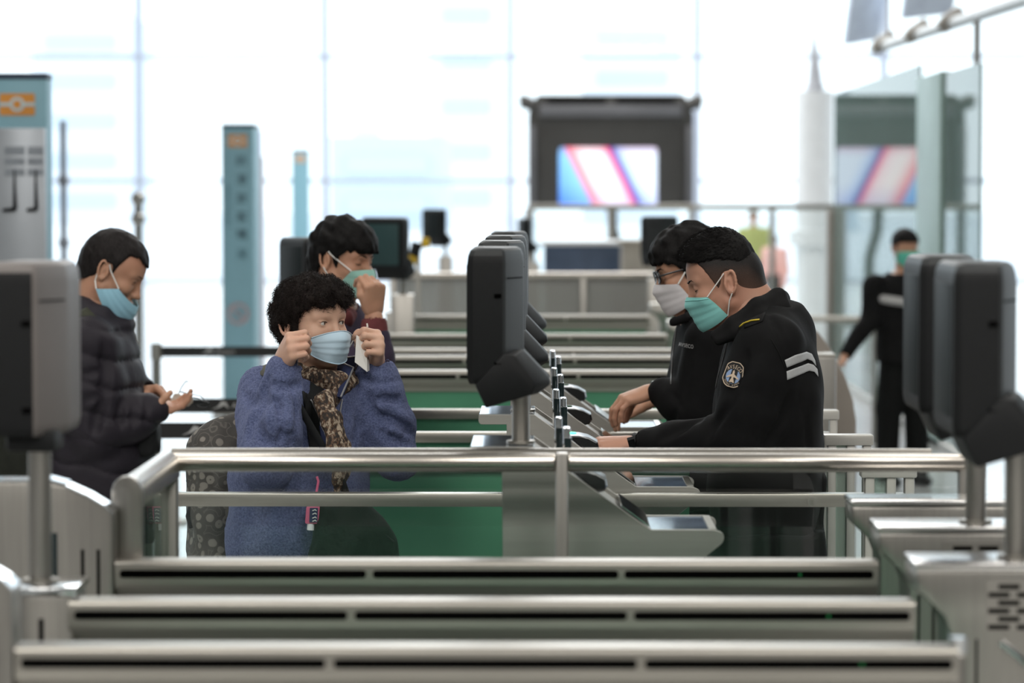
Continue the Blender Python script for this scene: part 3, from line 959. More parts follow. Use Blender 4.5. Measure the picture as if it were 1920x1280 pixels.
for pl_, pr_, py, Y, lb, prt in ((293, 640, 659, 15.9, 'upper belt barrier with black tape behind the man\'s hands', (375, 520)),
                                 (262, 560, 760, 11.9, 'middle belt barrier with black tape level with the man\'s hands', (395,)),
                                 (272, 600, 807, 10.6, 'lowest belt barrier with black printed tape behind the handrail corner', (340,))):
    a, c = P(pl_, py, Y), P(pr_, py, Y)
    o = thing('belt_barrier', (a.x, Y, 0), lb, 'barrier', 'black tape belt barriers on steel posts')
    for xx in (a.x, c.x):
        MB().cyl((xx, Y, .02), (xx, Y, a.z + .045), .024, 16).build('post', STEEL_V, o, smooth=True)
        MB().tube([(xx, Y, 0), (xx, Y, .015), (xx, Y, .03)], [.17, .17, .04], 24).build('post_base', STEEL_D, o, smooth=True, angle=30)
        MB().cyl((xx, Y, a.z - .04), (xx, Y, a.z + .04), .030, 16).build('belt_head', STEEL_D, o, smooth=True)
    MB().box(a.x + .02, c.x - .02, Y - .002, Y + .002, a.z - .028, a.z + .028).build('belt', BELT, o)
    for px in prt:
        q = P(px, py, Y)
        w = .020
        MB().prism([(q.x, q.z - .018), (q.x + .028, q.z - .004), (q.x + .045, q.z + .018), (q.x + .062, q.z + .014), (q.x + .075, q.z - .014), (q.x + .055, q.z + .002), (q.x + .04, q.z - .006)],
                   Y - .0035, Y - .002).build('belt_emblem', PRINT, o)
        me = text_mesh('Airport', .034, 0, 'LEFT')
        me.transform(Matrix.Translation(Vector((q.x + .085, Y - .003, q.z)) - Vector(o.location)) @ Matrix.Rotation(PI / 2, 4, 'X'))
        link('belt_lettering', me, PRINT, o)

# ------------------------------------------------------------------ column, glass room and canopy
Yc = 36.0
sc_ = F / Yc
cx = (1526 - 1010) / sc_
o = thing('round_column', (cx, Yc, 0), 'white round column with pointed finial and pale ring near the green glass room', 'column')
struct_ = None
zt = CAM_H + (366 - 172) / sc_
MB().cyl((cx, Yc, 0), (cx, Yc, zt), .225, 32).build('shaft', WHITEM, o, smooth=True)
MB().tube([(cx, Yc, zt), (cx, Yc, zt + .04), (cx, Yc, zt + .1), (cx - .02, Yc, zt + .75)], [.10, .12, .09, .012], 16).build('finial', mat('pale_grey_finial', (.45, .46, .5), .5), o, smooth=True)
z = CAM_H - (445 - 366) / sc_
MB().tube([(cx, Yc, z - .1), (cx, Yc, z - .09), (cx, Yc, z + .09), (cx, Yc, z + .1)], [.23, .31, .31, .23], 32).build('ring', WHITEM, o, smooth=True, angle=30)

GW = glass('green_room_glass', (.46, .60, .56), .85, 0.02, .62, (.25, .35, .325))
GWS = mat('green_grey_post', (0.22, 0.33, 0.29), .4)
o = thing('glass_room', (2.8, 24, 0), 'green glass room whose panes mirror the lit screen, behind the far officer', 'glass room')
for ya, yb, zt in ((21.9, 28.2, 2.72), (18.9, 20.6, 2.60)):
    MB().box(2.80, 2.82, ya, yb, .05, zt).build('pane', GW, o)
MB().box(2.78, 2.86, 20.6, 21.9, 0, 2.62).build('green_post', GWS, o, .01)
MB().box(2.82, 3.50, 28.2, 28.26, .05, 2.72).build('pane', GW, o)
MB().box(2.74, 2.86, 28.15, 28.35, 0, 1.62).build('taupe_post', MATS['taupe_laminate'], o, .01)
MB().box(2.78, 2.84, 18.9, 28.3, 0, .06).build('sill', STEEL_D, o, .01)
MB().box(2.9, 4.5, 22, 28.1, .06, 2.5).build('green_core', mat('dull_green_wall', (0.20, 0.28, 0.255), .5), o) if False else None

CANO = mat('pale_blue_hanging_panel', (0.66, 0.74, 0.90), .6)
for pa_, pb_, pc_, lb in ((1580, 1648, 84, 'pale blue hanging panel above the glass room, lower of two'), (1688, 1790, 36, 'pale blue hanging panel above the glass room, upper of two')):
    a, c = P(pa_, pc_, 30), P(pb_, pc_ - 14, 30)
    o = thing('hanging_panel', (a.x, 30, a.z), lb, 'panel')
    MB().add([(a.x, 30, a.z), (c.x, 30.3, c.z), (c.x + .25, 30.3, c.z + 1.6), (a.x + .2, 30, a.z + 1.6)], [(0, 1, 2, 3)]).build('panel', CANO, o, solid=.04)
    for xx in (a.x + .22, c.x + .2):
        MB().cyl((xx, 30.1, a.z + 1.55), (xx, 30.1, HZ), .012, 6).build('cable', STEEL_D, o)
a, c = P(1640, 92, 27), P(1960, -12, 21)
o = thing('lighting_rail', tuple(a), 'pale sloping rail with spotlight heads hanging above the glass room', 'rail')
MB().tube([a, c], .05, 10).build('rail', WHITEM, o, smooth=True)
for px, py in ((1664, 70), (1738, 46), (1806, 20)):
    t = (px - 1640) / 320
    q = a.lerp(c, t)
    MB().tube([q + Vector((-.10, 0, -.04)), q + Vector((-.05, 0, .0)), q + Vector((.08, 0, .10))], [.05, .07, .06], 12).build('spotlight', mat('grey_tan_metal', (0.33, 0.31, 0.28), .5), o, smooth=True)
for t in (.1, .9):
    q = a.lerp(c, t)
    MB().cyl(q, (q.x, q.y, HZ), .012, 6).build('cable', STEEL_D, o)
for px in (1832, ):
    q0 = P(px, 60, 23)
    MB().cyl((q0.x, 23, 0), (q0.x, 23, q0.z + .1), .03, 10).build('rail_post', STEEL_V, o, smooth=True)
o = thing('low_rail', (P(1560, 600, 21).x, 21, 0), 'low steel rail on posts before the white column', 'rail')
a, c = P(1470, 598, 21), P(1640, 598, 21)
MB().cyl((a.x, 21, a.z), (c.x, 21, a.z), .022, 12).build('handrail', STEEL, o, smooth=True)
for xx in (a.x, (a.x + c.x) / 2, c.x):
    MB().cyl((xx, 21, 0), (xx, 21, a.z), .02, 12).build('post', STEEL_V, o, smooth=True)
# ------------------------------------------------------------------ sculpting library: signed distances -> one smooth closed mesh
def V3(p):
    return np.array((p[0], p[1], p[2]), dtype=np.float32)


class Prim:
    def __init__(self, fn, lo, hi, k=0.01, op='u'):
        self.fn, self.lo, self.hi, self.k, self.op = fn, np.array(lo, dtype=np.float32), np.array(hi, dtype=np.float32), k, op


def cone(a, b, r1, r2=None, k=0.012, op='u', flat=None):
    r2 = r1 if r2 is None else r2
    a, b = V3(a), V3(b)
    ba = b - a
    L2 = max(float(ba @ ba), 1e-10)
    fl = None
    if flat is not None:
        n = V3(flat[0])
        fl = (n / np.linalg.norm(n), 1.0 / flat[1] - 1.0)

    def fn(x, y, z):
        px, py, pz = x - a[0], y - a[1], z - a[2]
        t = np.clip((px * ba[0] + py * ba[1] + pz * ba[2]) / L2, 0, 1)
        qx, qy, qz = px - t * ba[0], py - t * ba[1], pz - t * ba[2]
        if fl is not None:
            n, g = fl
            dn = (qx * n[0] + qy * n[1] + qz * n[2]) * g
            qx, qy, qz = qx + dn * n[0], qy + dn * n[1], qz + dn * n[2]
        return np.sqrt(qx * qx + qy * qy + qz * qz) - (r1 + (r2 - r1) * t)
    m = max(r1, r2)
    return Prim(fn, np.minimum(a, b) - m, np.maximum(a, b) + m, k, op)


def ell(c, r, k=0.012, op='u', R=None):
    c, r = V3(c), V3(r)
    Rm = np.eye(3, dtype=np.float32) if R is None else np.array(R, dtype=np.float32)

    def fn(x, y, z):
        px, py, pz = x - c[0], y - c[1], z - c[2]
        lx = Rm[0, 0] * px + Rm[1, 0] * py + Rm[2, 0] * pz
        ly = Rm[0, 1] * px + Rm[1, 1] * py + Rm[2, 1] * pz
        lz = Rm[0, 2] * px + Rm[1, 2] * py + Rm[2, 2] * pz
        k0 = np.sqrt((lx / r[0]) ** 2 + (ly / r[1]) ** 2 + (lz / r[2]) ** 2)
        k1 = np.sqrt((lx / r[0] ** 2) ** 2 + (ly / r[1] ** 2) ** 2 + (lz / r[2] ** 2) ** 2)
        return k0 * (k0 - 1.0) / np.maximum(k1, 1e-6)
    e = np.abs(Rm) @ r
    return Prim(fn, c - e, c + e, k, op)


def rbox(c, h, rad, k=0.01, op='u', R=None):
    c, h = V3(c), V3(h)
    Rm = np.eye(3, dtype=np.float32) if R is None else np.array(R, dtype=np.float32)

    def fn(x, y, z):
        px, py, pz = x - c[0], y - c[1], z - c[2]
        q = []
        for i in range(3):
            q.append(np.abs(Rm[0, i] * px + Rm[1, i] * py + Rm[2, i] * pz) - (h[i] - rad))
        o = np.sqrt(sum(np.maximum(v, 0) ** 2 for v in q))
        return o + np.minimum(np.maximum(np.maximum(q[0], q[1]), q[2]), 0) - rad
    e = np.abs(Rm) @ h
    return Prim(fn, c - e, c + e, k, op)


def loft(u, v, st, k=0.02, op='u', pw=2.4):
    """st: rows (x, y, z, half width along u, half depth along v); upright stack of ovals"""
    st = np.array(sorted(st, key=lambda r: r[2]), dtype=np.float32)
    u, v = V3(u), V3(v)
    u, v = u / np.linalg.norm(u), v / np.linalg.norm(v)
    zz = np.linspace(st[0, 2], st[-1, 2], 80)
    tab = [np.interp(zz, st[:, 2], st[:, i]) for i in (0, 1, 3, 4)]
    ker = np.ones(9) / 9
    tab = [np.convolve(np.pad(t, 4, mode='edge'), ker, 'valid') for t in tab]
    z0, z1 = float(zz[0]), float(zz[-1])

    def fn(x, y, z):
        zc = np.clip(z, z0, z1)
        cx, cy, ru, rv = (np.interp(zc.ravel(), zz, t).reshape(zc.shape).astype(np.float32) for t in tab)
        px, py = x - cx, y - cy
        a = np.abs(px * u[0] + py * u[1]) / ru
        b = np.abs(px * v[0] + py * v[1]) / rv
        d = ((a ** pw + b ** pw) ** (1 / pw) - 1) * np.minimum(ru, rv)
        return np.maximum(d, np.abs(z - (z0 + z1) / 2) - (z1 - z0) / 2)
    m = max(st[:, 3].max(), st[:, 4].max())
    lo = np.array([st[:, 0].min() - m, st[:, 1].min() - m, z0])
    hi = np.array([st[:, 0].max() + m, st[:, 1].max() + m, z1])
    return Prim(fn, lo, hi, k, op)


def chain(pts, radii, k=0.012, flat=None):
    return [cone(pts[i], pts[i + 1], radii[i], radii[i + 1], k, 'u', flat) for i in range(len(pts) - 1)]


def combine(F, d, k, op):
    if op == 'u':
        if k <= 0:
            return np.minimum(F, d)
        h = np.clip(0.5 + 0.5 * (F - d) / k, 0, 1)
        return F * (1 - h) + d * h - k * h * (1 - h)
    if op == 's':
        if k <= 0:
            return np.maximum(F, -d)
        h = np.clip(0.5 - 0.5 * (F + d) / k, 0, 1)
        return F * (1 - h) - d * h + k * h * (1 - h)
    return np.maximum(F, d)


def at_points(prims, pts):
    pts = np.asarray(pts, dtype=np.float32)
    F = np.full(len(pts), 0.2, dtype=np.float32)
    for p in prims:
        F = combine(F, p.fn(pts[:, 0], pts[:, 1], pts[:, 2]), p.k, p.op)
    return F


def sculpt(prims, vox, lo=None, hi=None, disp=None, post=None, smooth=1):
    us = [p for p in prims if p.op == 'u']
    pad = 4 * vox + 0.012
    if lo is None:
        lo = np.min([p.lo for p in us], axis=0) - pad
    if hi is None:
        hi = np.max([p.hi for p in us], axis=0) + pad
    lo, hi = np.array(lo, dtype=np.float32), np.array(hi, dtype=np.float32)
    n = np.maximum(np.ceil((hi - lo) / vox).astype(int), 4)
    ax = [(lo[i] + vox * np.arange(n[i])).astype(np.float32) for i in range(3)]
    F = np.full(n, 0.06, dtype=np.float32)

    def sub(l, h):
        s = []
        for i in range(3):
            a = int(np.clip(np.floor((l[i] - lo[i]) / vox), 0, n[i]))
            b = int(np.clip(np.ceil((h[i] - lo[i]) / vox) + 1, 0, n[i]))
            s.append(slice(a, b))
        return tuple(s)
    for p in prims:
        q = p.k + 3 * vox + 0.004
        s = sub(p.lo - q, p.hi + q)
        if any(t.stop <= t.start for t in s):
            continue
        x, y, z = np.meshgrid(ax[0][s[0]], ax[1][s[1]], ax[2][s[2]], indexing='ij', sparse=True)
        x, y, z = np.broadcast_arrays(x, y, z)
        F[s] = combine(F[s], p.fn(x, y, z), p.k, p.op)
    if disp is not None or post is not None:
        x, y, z = np.meshgrid(*ax, indexing='ij', sparse=True)
        if disp is not None:
            F = F + disp(x, y, z)
        if post is not None:
            F = np.maximum(F, post(x, y, z))
    F[0], F[-1], F[:, 0], F[:, -1], F[:, :, 0], F[:, :, -1] = .05, .05, .05, .05, .05, .05
    return nets(F.astype(np.float32), lo, vox, smooth)


def nets(F, lo, vox, smooth=1):
    ins = F < 0
    nx, ny, nz = F.shape
    cs = np.zeros((nx - 1, ny - 1, nz - 1), dtype=np.int8)
    offs = [(i, j, k) for i in (0, 1) for j in (0, 1) for k in (0, 1)]
    for i, j, k in offs:
        cs += ins[i:nx - 1 + i, j:ny - 1 + j, k:nz - 1 + k]
    act = np.argwhere((cs > 0) & (cs < 8))
    idx = np.full(cs.shape, -1, dtype=np.int32)
    idx[act[:, 0], act[:, 1], act[:, 2]] = np.arange(len(act))
    val = np.stack([F[act[:, 0] + i, act[:, 1] + j, act[:, 2] + k] for i, j, k in offs], 1)
    acc = np.zeros((len(act), 3), dtype=np.float32)
    cnt = np.zeros(len(act), dtype=np.float32)
    for a in range(8):
        for ax_ in range(3):
            oa = offs[a]
            if oa[ax_]:
                continue
            ob = list(oa)
            ob[ax_] = 1
            b = offs.index(tuple(ob))
            va, vb = val[:, a], val[:, b]
            m = (va < 0) != (vb < 0)
            t = np.where(m, va / np.where(m, va - vb, 1), 0)
            p = np.zeros((len(act), 3), dtype=np.float32) + np.array(oa, dtype=np.float32)
            p[:, ax_] += t
            acc += p * m[:, None]
            cnt += m
    vs = (act + acc / cnt[:, None]) * vox + lo
    quads = []
    for a in range(3):
        b, c = (a + 1) % 3, (a + 2) % 3
        sl0, sl1 = [slice(None)] * 3, [slice(None)] * 3
        sl0[a], sl1[a] = slice(0, -1), slice(1, None)
        d = ins[tuple(sl0)].astype(np.int8) - ins[tuple(sl1)].astype(np.int8)
        e = np.argwhere(d != 0)
        e = e[(e[:, b] > 0) & (e[:, c] > 0) & (e[:, b] < F.shape[b] - 1) & (e[:, c] < F.shape[c] - 1)]
        sg = d[e[:, 0], e[:, 1], e[:, 2]]
        q = []
        for db, dc in ((-1, -1), (0, -1), (0, 0), (-1, 0)):
            w = e.copy()
            w[:, b] += db
            w[:, c] += dc
            q.append(idx[w[:, 0], w[:, 1], w[:, 2]])
        q = np.stack(q, 1)
        q[sg < 0] = q[sg < 0][:, ::-1]
        quads.append(q)
    q = np.concatenate(quads)
    q = q[(q >= 0).all(1)]
    for _ in range(smooth):
        s = np.zeros_like(vs)
        c = np.zeros(len(vs), dtype=np.float32)
        for i in range(4):
            a, b = q[:, i], q[:, (i + 1) % 4]
            for j in range(3):
                s[:, j] += np.bincount(a, vs[b, j], len(vs)) + np.bincount(b, vs[a, j], len(vs))
            c += np.bincount(a, minlength=len(vs)) + np.bincount(b, minlength=len(vs))
        vs = vs * .5 + .5 * s / np.maximum(c, 1)[:, None]
    return vs, q


def np_mesh(name, parts):
    """join (verts, quads) pairs to one mesh"""
    n, vs, qs = 0, [], []
    for v, q in parts:
        vs.append(v)
        qs.append(q + n)
        n += len(v)
    v, q = np.concatenate(vs).astype(np.float32), np.concatenate(qs).astype(np.int32)
    me = bpy.data.meshes.new(name)
    me.vertices.add(len(v))
    me.vertices.foreach_set('co', v.ravel())
    me.loops.add(q.size)
    me.loops.foreach_set('vertex_index', q.ravel())
    me.polygons.add(len(q))
    me.polygons.foreach_set('loop_start', np.arange(0, q.size, 4, dtype=np.int32))
    me.polygons.foreach_set('loop_total', np.full(len(q), 4, dtype=np.int32))
    me.update(calc_edges=True)
    me.polygons.foreach_set('use_smooth', np.ones(len(q), dtype=bool))
    return me


def waves(seed, n, f0, f1, amp):
    """a sum of randomly turned sine sheets: cloth folds and lumps"""
    r = np.random.default_rng(seed)
    ds = r.normal(size=(n, 3))
    ds /= np.linalg.norm(ds, axis=1)[:, None]
    fs = r.uniform(f0, f1, n)
    ph = r.uniform(0, 6.28, (n, 2))

    def fn(x, y, z):
        o = 0
        for i in range(n):
            d, f = ds[i], fs[i]
            o = o + np.sin((x * d[0] + y * d[1] + z * d[2]) * f + ph[i, 0] + 1.5 * np.sin((x * d[1] + y * d[2] + z * d[0]) * f * .6 + ph[i, 1]))
        return o * (amp / math.sqrt(n))
    return fn


def frame(origin, fwd, up):
    f = Vector(fwd).normalized()
    u = Vector(up)
    u = (u - f * u.dot(f)).normalized()
    l = u.cross(f)
    M = Matrix(((f.x, l.x, u.x), (f.y, l.y, u.y), (f.z, l.z, u.z)))
    return Vector(origin), M


class HF:
    """head or hand frame with scale"""
    def __init__(self, origin, fwd, up, s=1.0, sx=1.0):
        self.o, self.M = frame(origin, fwd, up)
        self.s = s
        self.sx = sx
        self.R = np.array(self.M, dtype=np.float32)

    def p(self, x, y, z):
        return self.o + self.M @ (Vector((x * self.sx, y, z)) * self.s)

    def cone(self, a, b, r1, r2=None, k=.012, op='u', flat=None):
        r2 = r1 if r2 is None else r2
        if flat is not None:
            flat = (self.M @ Vector(flat[0]), flat[1])
        return cone(self.p(*a), self.p(*b), r1 * self.s, r2 * self.s, k * self.s, op, flat)

    def ell(self, c, r, k=.012, op='u', R=None):
        Rm = self.R if R is None else self.R @ np.array(R, dtype=np.float32)
        return ell(self.p(*c), [r[0] * self.s * (self.sx if r[0] > .03 else 1), r[1] * self.s, r[2] * self.s], k * self.s, op, Rm)

    def local(self, x, y, z):
        """world arrays -> head-local arrays"""
        R, o, s = self.R, self.o, self.s
        px, py, pz = x - o.x, y - o.y, z - o.z
        return tuple((R[0, i] * px + R[1, i] * py + R[2, i] * pz) / (s * (self.sx if i == 0 else 1)) for i in range(3))


def head_prims(h, eye=.0036, wide=1.0, lips=True, ear_out=0.0, gaze=(0, 0)):
    w = wide
    P_ = [h.ell((-.008, 0, .030), (.100, .078 * w, .090)),
          h.ell((.034, 0, .028), (.066, .068 * w, .078), .02),
          h.ell((.036, 0, -.045), (.056, .059 * w, .074), .025),
          h.ell((.084, 0, -.101), (.016, .022, .015), .022),
          h.ell((.080, 0, -.072), (.024, .032, .026), .018)]
    for s in (1, -1):
        P_ += [h.cone((.004, s * .057 * w, -.056), (.072, s * .018, -.098), .020, .016, .024),
               h.ell((.060, s * .043 * w, -.030), (.028, .024, .024), .02),
               h.cone((.086, s * .012, .019), (.074, s * .046, .018), .0105, .009, .014)]
    P_ += [h.cone((.092, 0, .010), (.108, 0, -.036), .0075, .0115, .012),
           h.ell((.1105, 0, -.0405), (.0125, .0115, .0105), .006)]
    for s in (1, -1):
        P_ += [h.ell((.1005, s * .0125, -.0435), (.0105, .0072, .0075), .006),
               h.ell((.1065, s * .0062, -.0525), (.0045, .0030, .0035), .002, 's')]
    for s in (1, -1):
        P_ += [h.ell((.102, s * .033, -.002), (.016, .018, .0105), .012, 's'),
               h.ell((.0785, s * .0325, .0), (.0135, .0150, .0125), .004)]
        if eye > 0:
            P_ += [h.ell((.094, s * .0325 + gaze[0] * 0, -.0008), (.010, .0128, eye), .0012, 's'),
                   h.cone((.0885, s * .0195, .0052), (.0865, s * .0445, .0050), .0021, .0019, .003)]
        else:
            P_ += [h.cone((.0925, s * .0215, -.0045), (.0885, s * .0435, -.0040), .0008, .0008, .0012, 's')]
    if lips:
        P_ += [h.cone((.1035, -.017, -.0685), (.1035, .017, -.0685), .0042, .0042, .006),
               h.cone((.1020, -.015, -.0785), (.1020, .015, -.0785), .0052, .0052, .006),
               h.cone((.110, -.020, -.0735), (.110, .020, -.0735), .0012, .0012, .002, 's')]
    for s in (1, -1):
        y = s * (.0775 * w + ear_out)
        tilt = Matrix.Rotation(s * .35, 3, 'Z') @ Matrix.Rotation(-.18, 3, 'Y')
        P_ += [h.ell((-.010, y, -.006), (.0165, .0055, .0300), .008, 'u', tilt)]
        rim = []
        for t in np.linspace(-2.3, 2.05, 12):
            ex, ez = -.0135 * math.cos(t + .0) - .012, .0285 * math.sin(t + .35) - .004
            rim.append((ex - .004, y + s * (.0065 + .004 * math.cos(t)), ez))
        for i in range(len(rim) - 1):
            P_.append(h.cone(rim[i], rim[i + 1], .0036, .0036, .003))
        P_ += [h.ell((-.009, y, -.031), (.0080, .0052, .0095), .006),
               h.ell((-.006, y + s * .0085, -.011), (.0068, .0070, .0130), .003, 's'),
               h.ell((-.012, y + s * .0095, .009), (.0055, .0050, .0075), .003, 's'),
               h.cone((.0035, y + s * .002, -.006), (.0025, y + s * .002, -.016), .0042, .0040, .004)]
    HEADS[id(h)] = (h, P_)
    return P_


HEADS = {}


def on_face(h, y, z, off=.0):
    """head coordinates of the skin in front of (y, z)"""
    x = .15
    for _ in range(40):
        d = float(at_points(HEADS[id(h)][1], [tuple(h.p(x, y, z))])[0])
        x -= (d / h.s - off) * .8
        if x < .02:
            break
    return (x, y, z)


def closed_lid(h, s, parent, r=.0009):
    """dark lash line of a lowered lid"""
    b = parent_base(parent)
    pts = [on_face(h, s * a, c, .0002) for a, c in ((.0195, -.0048), (.026, -.0068), (.033, -.0074), (.040, -.0066), (.0465, -.0040))]
    MB().tube([b + h.p(*q) for q in pts], [r * .5, r, r, r, r * .5], 6).build('eyelash', MATS['hair_black'], parent, smooth=True)


def neck_prims(h, base, r0=.054, r1=.062):
    return [cone(h.p(-.024, 0, -.045), base, r0 * h.s, r1 * h.s, .03), cone(h.p(.012, 0, -.075), Vector(base) + h.M @ Vector((.03, 0, -.02)), .034 * h.s, .040 * h.s, .03)]


def hand_prims(h, side, curl, spread=0.0, thumb=None, wrist=.05):
    """h: frame at the wrist, x along the palm, z out of the back of the hand; side 'R' or 'L'
    curl: four rows (knuckle, middle, tip) in degrees; thumb: three points after its root, in hand coordinates (y toward the thumb)"""
    sg = 1 if side == 'R' else -1
    L = [(.030, .083, (.040, .024, .019)), (.0105, .087, (.044, .027, .020)), (-.0095, .083, (.040, .025, .019)), (-.0275, .075, (.031, .019, .017))]
    out = []
    tips = []
    for i, (y, x, seg) in enumerate(L):
        y *= sg
        a = (.012, y * .55, 0)
        b = (x, y, .003 - .004 * (i in (0, 3)))
        out.append(h.cone(a, b, .0135, .0112, .012))
        p = Vector(b)
        ang = 0
        yaw = spread * (1.5 - i) * sg
        for j in range(3):
            ang += math.radians(curl[i][j])
            d = Vector((math.cos(ang) * math.cos(yaw), math.sin(yaw) * math.cos(ang), -math.sin(ang)))
            q = p + d * seg[j]
            r = (.0103, .0092, .0082, .0070)
            f = .86 if i == 3 else 1
            out.append(h.cone(p, q, r[j] * f, r[j + 1] * f, .0035))
            p = q
        tips.append(h.p(*p))
    out += [h.ell((.046, sg * .001, -.006), (.046, .036, .0145), .014),
            h.ell((.034, sg * .026, -.011), (.032, .015, .0145), .014)]
    th = thumb or [(.050, .046, -.016), (.078, .052, -.024), (.100, .050, -.030)]
    th = [(.016, .020, -.008)] + list(th)
    rr = (.0150, .0125, .0105, .0088)
    for j in range(3):
        a, b = th[j], th[j + 1]
        out.append(h.cone((a[0], a[1] * sg, a[2]), (b[0], b[1] * sg, b[2]), rr[j], rr[j + 1], .006))
    tips.append(h.p(th[-1][0], th[-1][1] * sg, th[-1][2]))
    out.append(h.cone((-wrist, 0, -.002), (.014, 0, -.002), .027, .0255, .016, 'u', ((0, 0, 1), .74)))
    return out, tips


def bounds(prims, pad):
    return np.min([p.lo for p in prims], axis=0) - pad, np.max([p.hi for p in prims], axis=0) + pad


def lathe_eye(h, s, parent, closed=False, look=(0.0, 0.0), r=.0121):
    c = h.p(.0785, s * .0325, 0)
    d = (h.M @ Vector((math.cos(look[0]), math.sin(look[0]), look[1]))).normalized()
    base = parent_base(parent)

    def ball(rad, cen, nm, m, par, cut=None):
        bm = bmesh.new()
        bmesh.ops.create_uvsphere(bm, u_segments=20, v_segments=14, radius=rad)
        if cut is not None:
            bmesh.ops.delete(bm, geom=[v for v in bm.verts if v.co.z < rad * cut], context='VERTS')
        rot = d.to_track_quat('Z', 'Y').to_matrix().to_4x4()
        bm.transform(Matrix.Translation(cen) @ rot)
        me = bpy.data.meshes.new(nm)
        bm.to_mesh(me)
        bm.free()
        return link(nm, me, m, par, True, 180)
    e = ball(r * h.s, c, 'eye', MATS['eye_white'], parent)
    ball(r * h.s * 1.012, c, 'iris', MATS['iris_brown'], e, .80)
    ball(r * h.s * 1.022, c, 'pupil', MATS['pupil_black'], e, .94)
    return e


def lash(h, s, parent, z=.0034, z2=.0012, r=.0007):
    """dark line of the upper lid"""
    pts = [on_face(h, s * a, c, .0) for a, c in ((.0205, z2), (.0275, z), (.036, z + .0002), (.0455, z2 + .0004))]
    b = parent_base(parent)
    cu = []
    for i in range(3):
        for k in range(4):
            t = k / 4
            cu.append(b + h.p(*[pts[i][j] * (1 - t) + pts[i + 1][j] * t for j in range(3)]))
    cu.append(b + h.p(*pts[3]))
    MB().tube(cu, [r * .5] + [r] * (len(cu) - 2) + [r * .5], 6).build('eyelash', MATS['hair_black'], parent, smooth=True)


def brow(h, s, parent, lift=0.0, thick=.0030, m='hair_black', inner=.013):
    pts = [(.0975, s * inner, .0175 + lift), (.0985, s * .024, .0215 + lift), (.0935, s * .036, .0235 + lift), (.0825, s * .049, .0180 + lift)]
    prims = []
    pts = [on_face(h, q[1], q[2], .0) for q in pts]
    for i in range(3):
        prims.append(h.cone(pts[i], pts[i + 1], thick * (1.0 if i < 2 else .7), thick * (1.0 if i < 1 else .7 if i < 2 else .4), .002))
    v, q = sculpt(prims, .0016, smooth=1)
    return link('eyebrow', np_mesh('eyebrow', [(v, q)]), MATS[m], parent)


def mask_mesh(h, prims, top, bottom, phi0, side_top, side_bot, off=.006, nu=40, nv=24, name='face_mask', m=None, parent=None, cx=.02, droop=0.0, pleat=.0022, lift=0.0, phi1=None):
    """a pleated mask wrapped round the face: march rays out of a vertical axis inside the head onto the skin"""
    us = np.linspace(-1, 1, nu + 1)
    vs_ = np.linspace(0, 1, nv + 1)
    U, Vv = np.meshgrid(us, vs_, indexing='xy')
    A = np.abs(U) ** 1.6
    ztop = top * (1 - A) + side_top * A
    zbot = bottom * (1 - A) + side_bot * A
    Z = ztop + (zbot - ztop) * Vv
    ph = U * (phi0 + ((phi1 or phi0) - phi0) * Vv)
    # march inward from far outside
    dirx, diry = np.cos(ph), np.sin(ph)
    r = np.full(U.shape, .16)
    for _ in range(26):
        X, Y = cx + r * dirx, r * diry
        w = [h.p(a, b, c) for a, b, c in zip(X.ravel(), Y.ravel(), Z.ravel())]
        d = at_points(prims, np.array([tuple(q) for q in w])).reshape(U.shape) / h.s
        r = np.clip(r - (d - off) * .8, .03, .2)
    # stretch like cloth: fill hollows along the height, then soften
    for _ in range(40):
        n = r.copy()
        n[1:-1] = np.maximum(r[1:-1], (r[:-2] + r[2:]) / 2)
        n[:, 1:-1] = np.maximum(n[:, 1:-1], (n[:, :-2] + n[:, 2:]) / 2)
        r = n
    r = r + lift * (1 - A) * np.sin(np.clip(Vv * PI, 0, PI))
    pl = np.zeros_like(Vv)
    for c in (.30, .52, .74):
        t = (Vv - c) / .16
        pl += np.where((t > -1) & (t < 0), (1 + t), 0) * 1.0
    r = r + pleat * pl * (1 - A * .75)
    X, Y = cx + r * dirx, r * diry
    verts = [h.p(a, b, c) for a, b, c in zip(X.ravel(), Y.ravel(), Z.ravel())]
    base = parent_base(parent)
    mb = MB()
    wd = nu + 1
    mb.add([v + base for v in verts], [(j * wd + i, j * wd + i + 1, (j + 1) * wd + i + 1, (j + 1) * wd + i) for j in range(nv) for i in range(nu)])
    o = mb.build(name, m, parent, smooth=True, solid=.0016, angle=60)
    G = np.array([tuple(v) for v in verts]).reshape(nv + 1, nu + 1, 3)
    return o, G


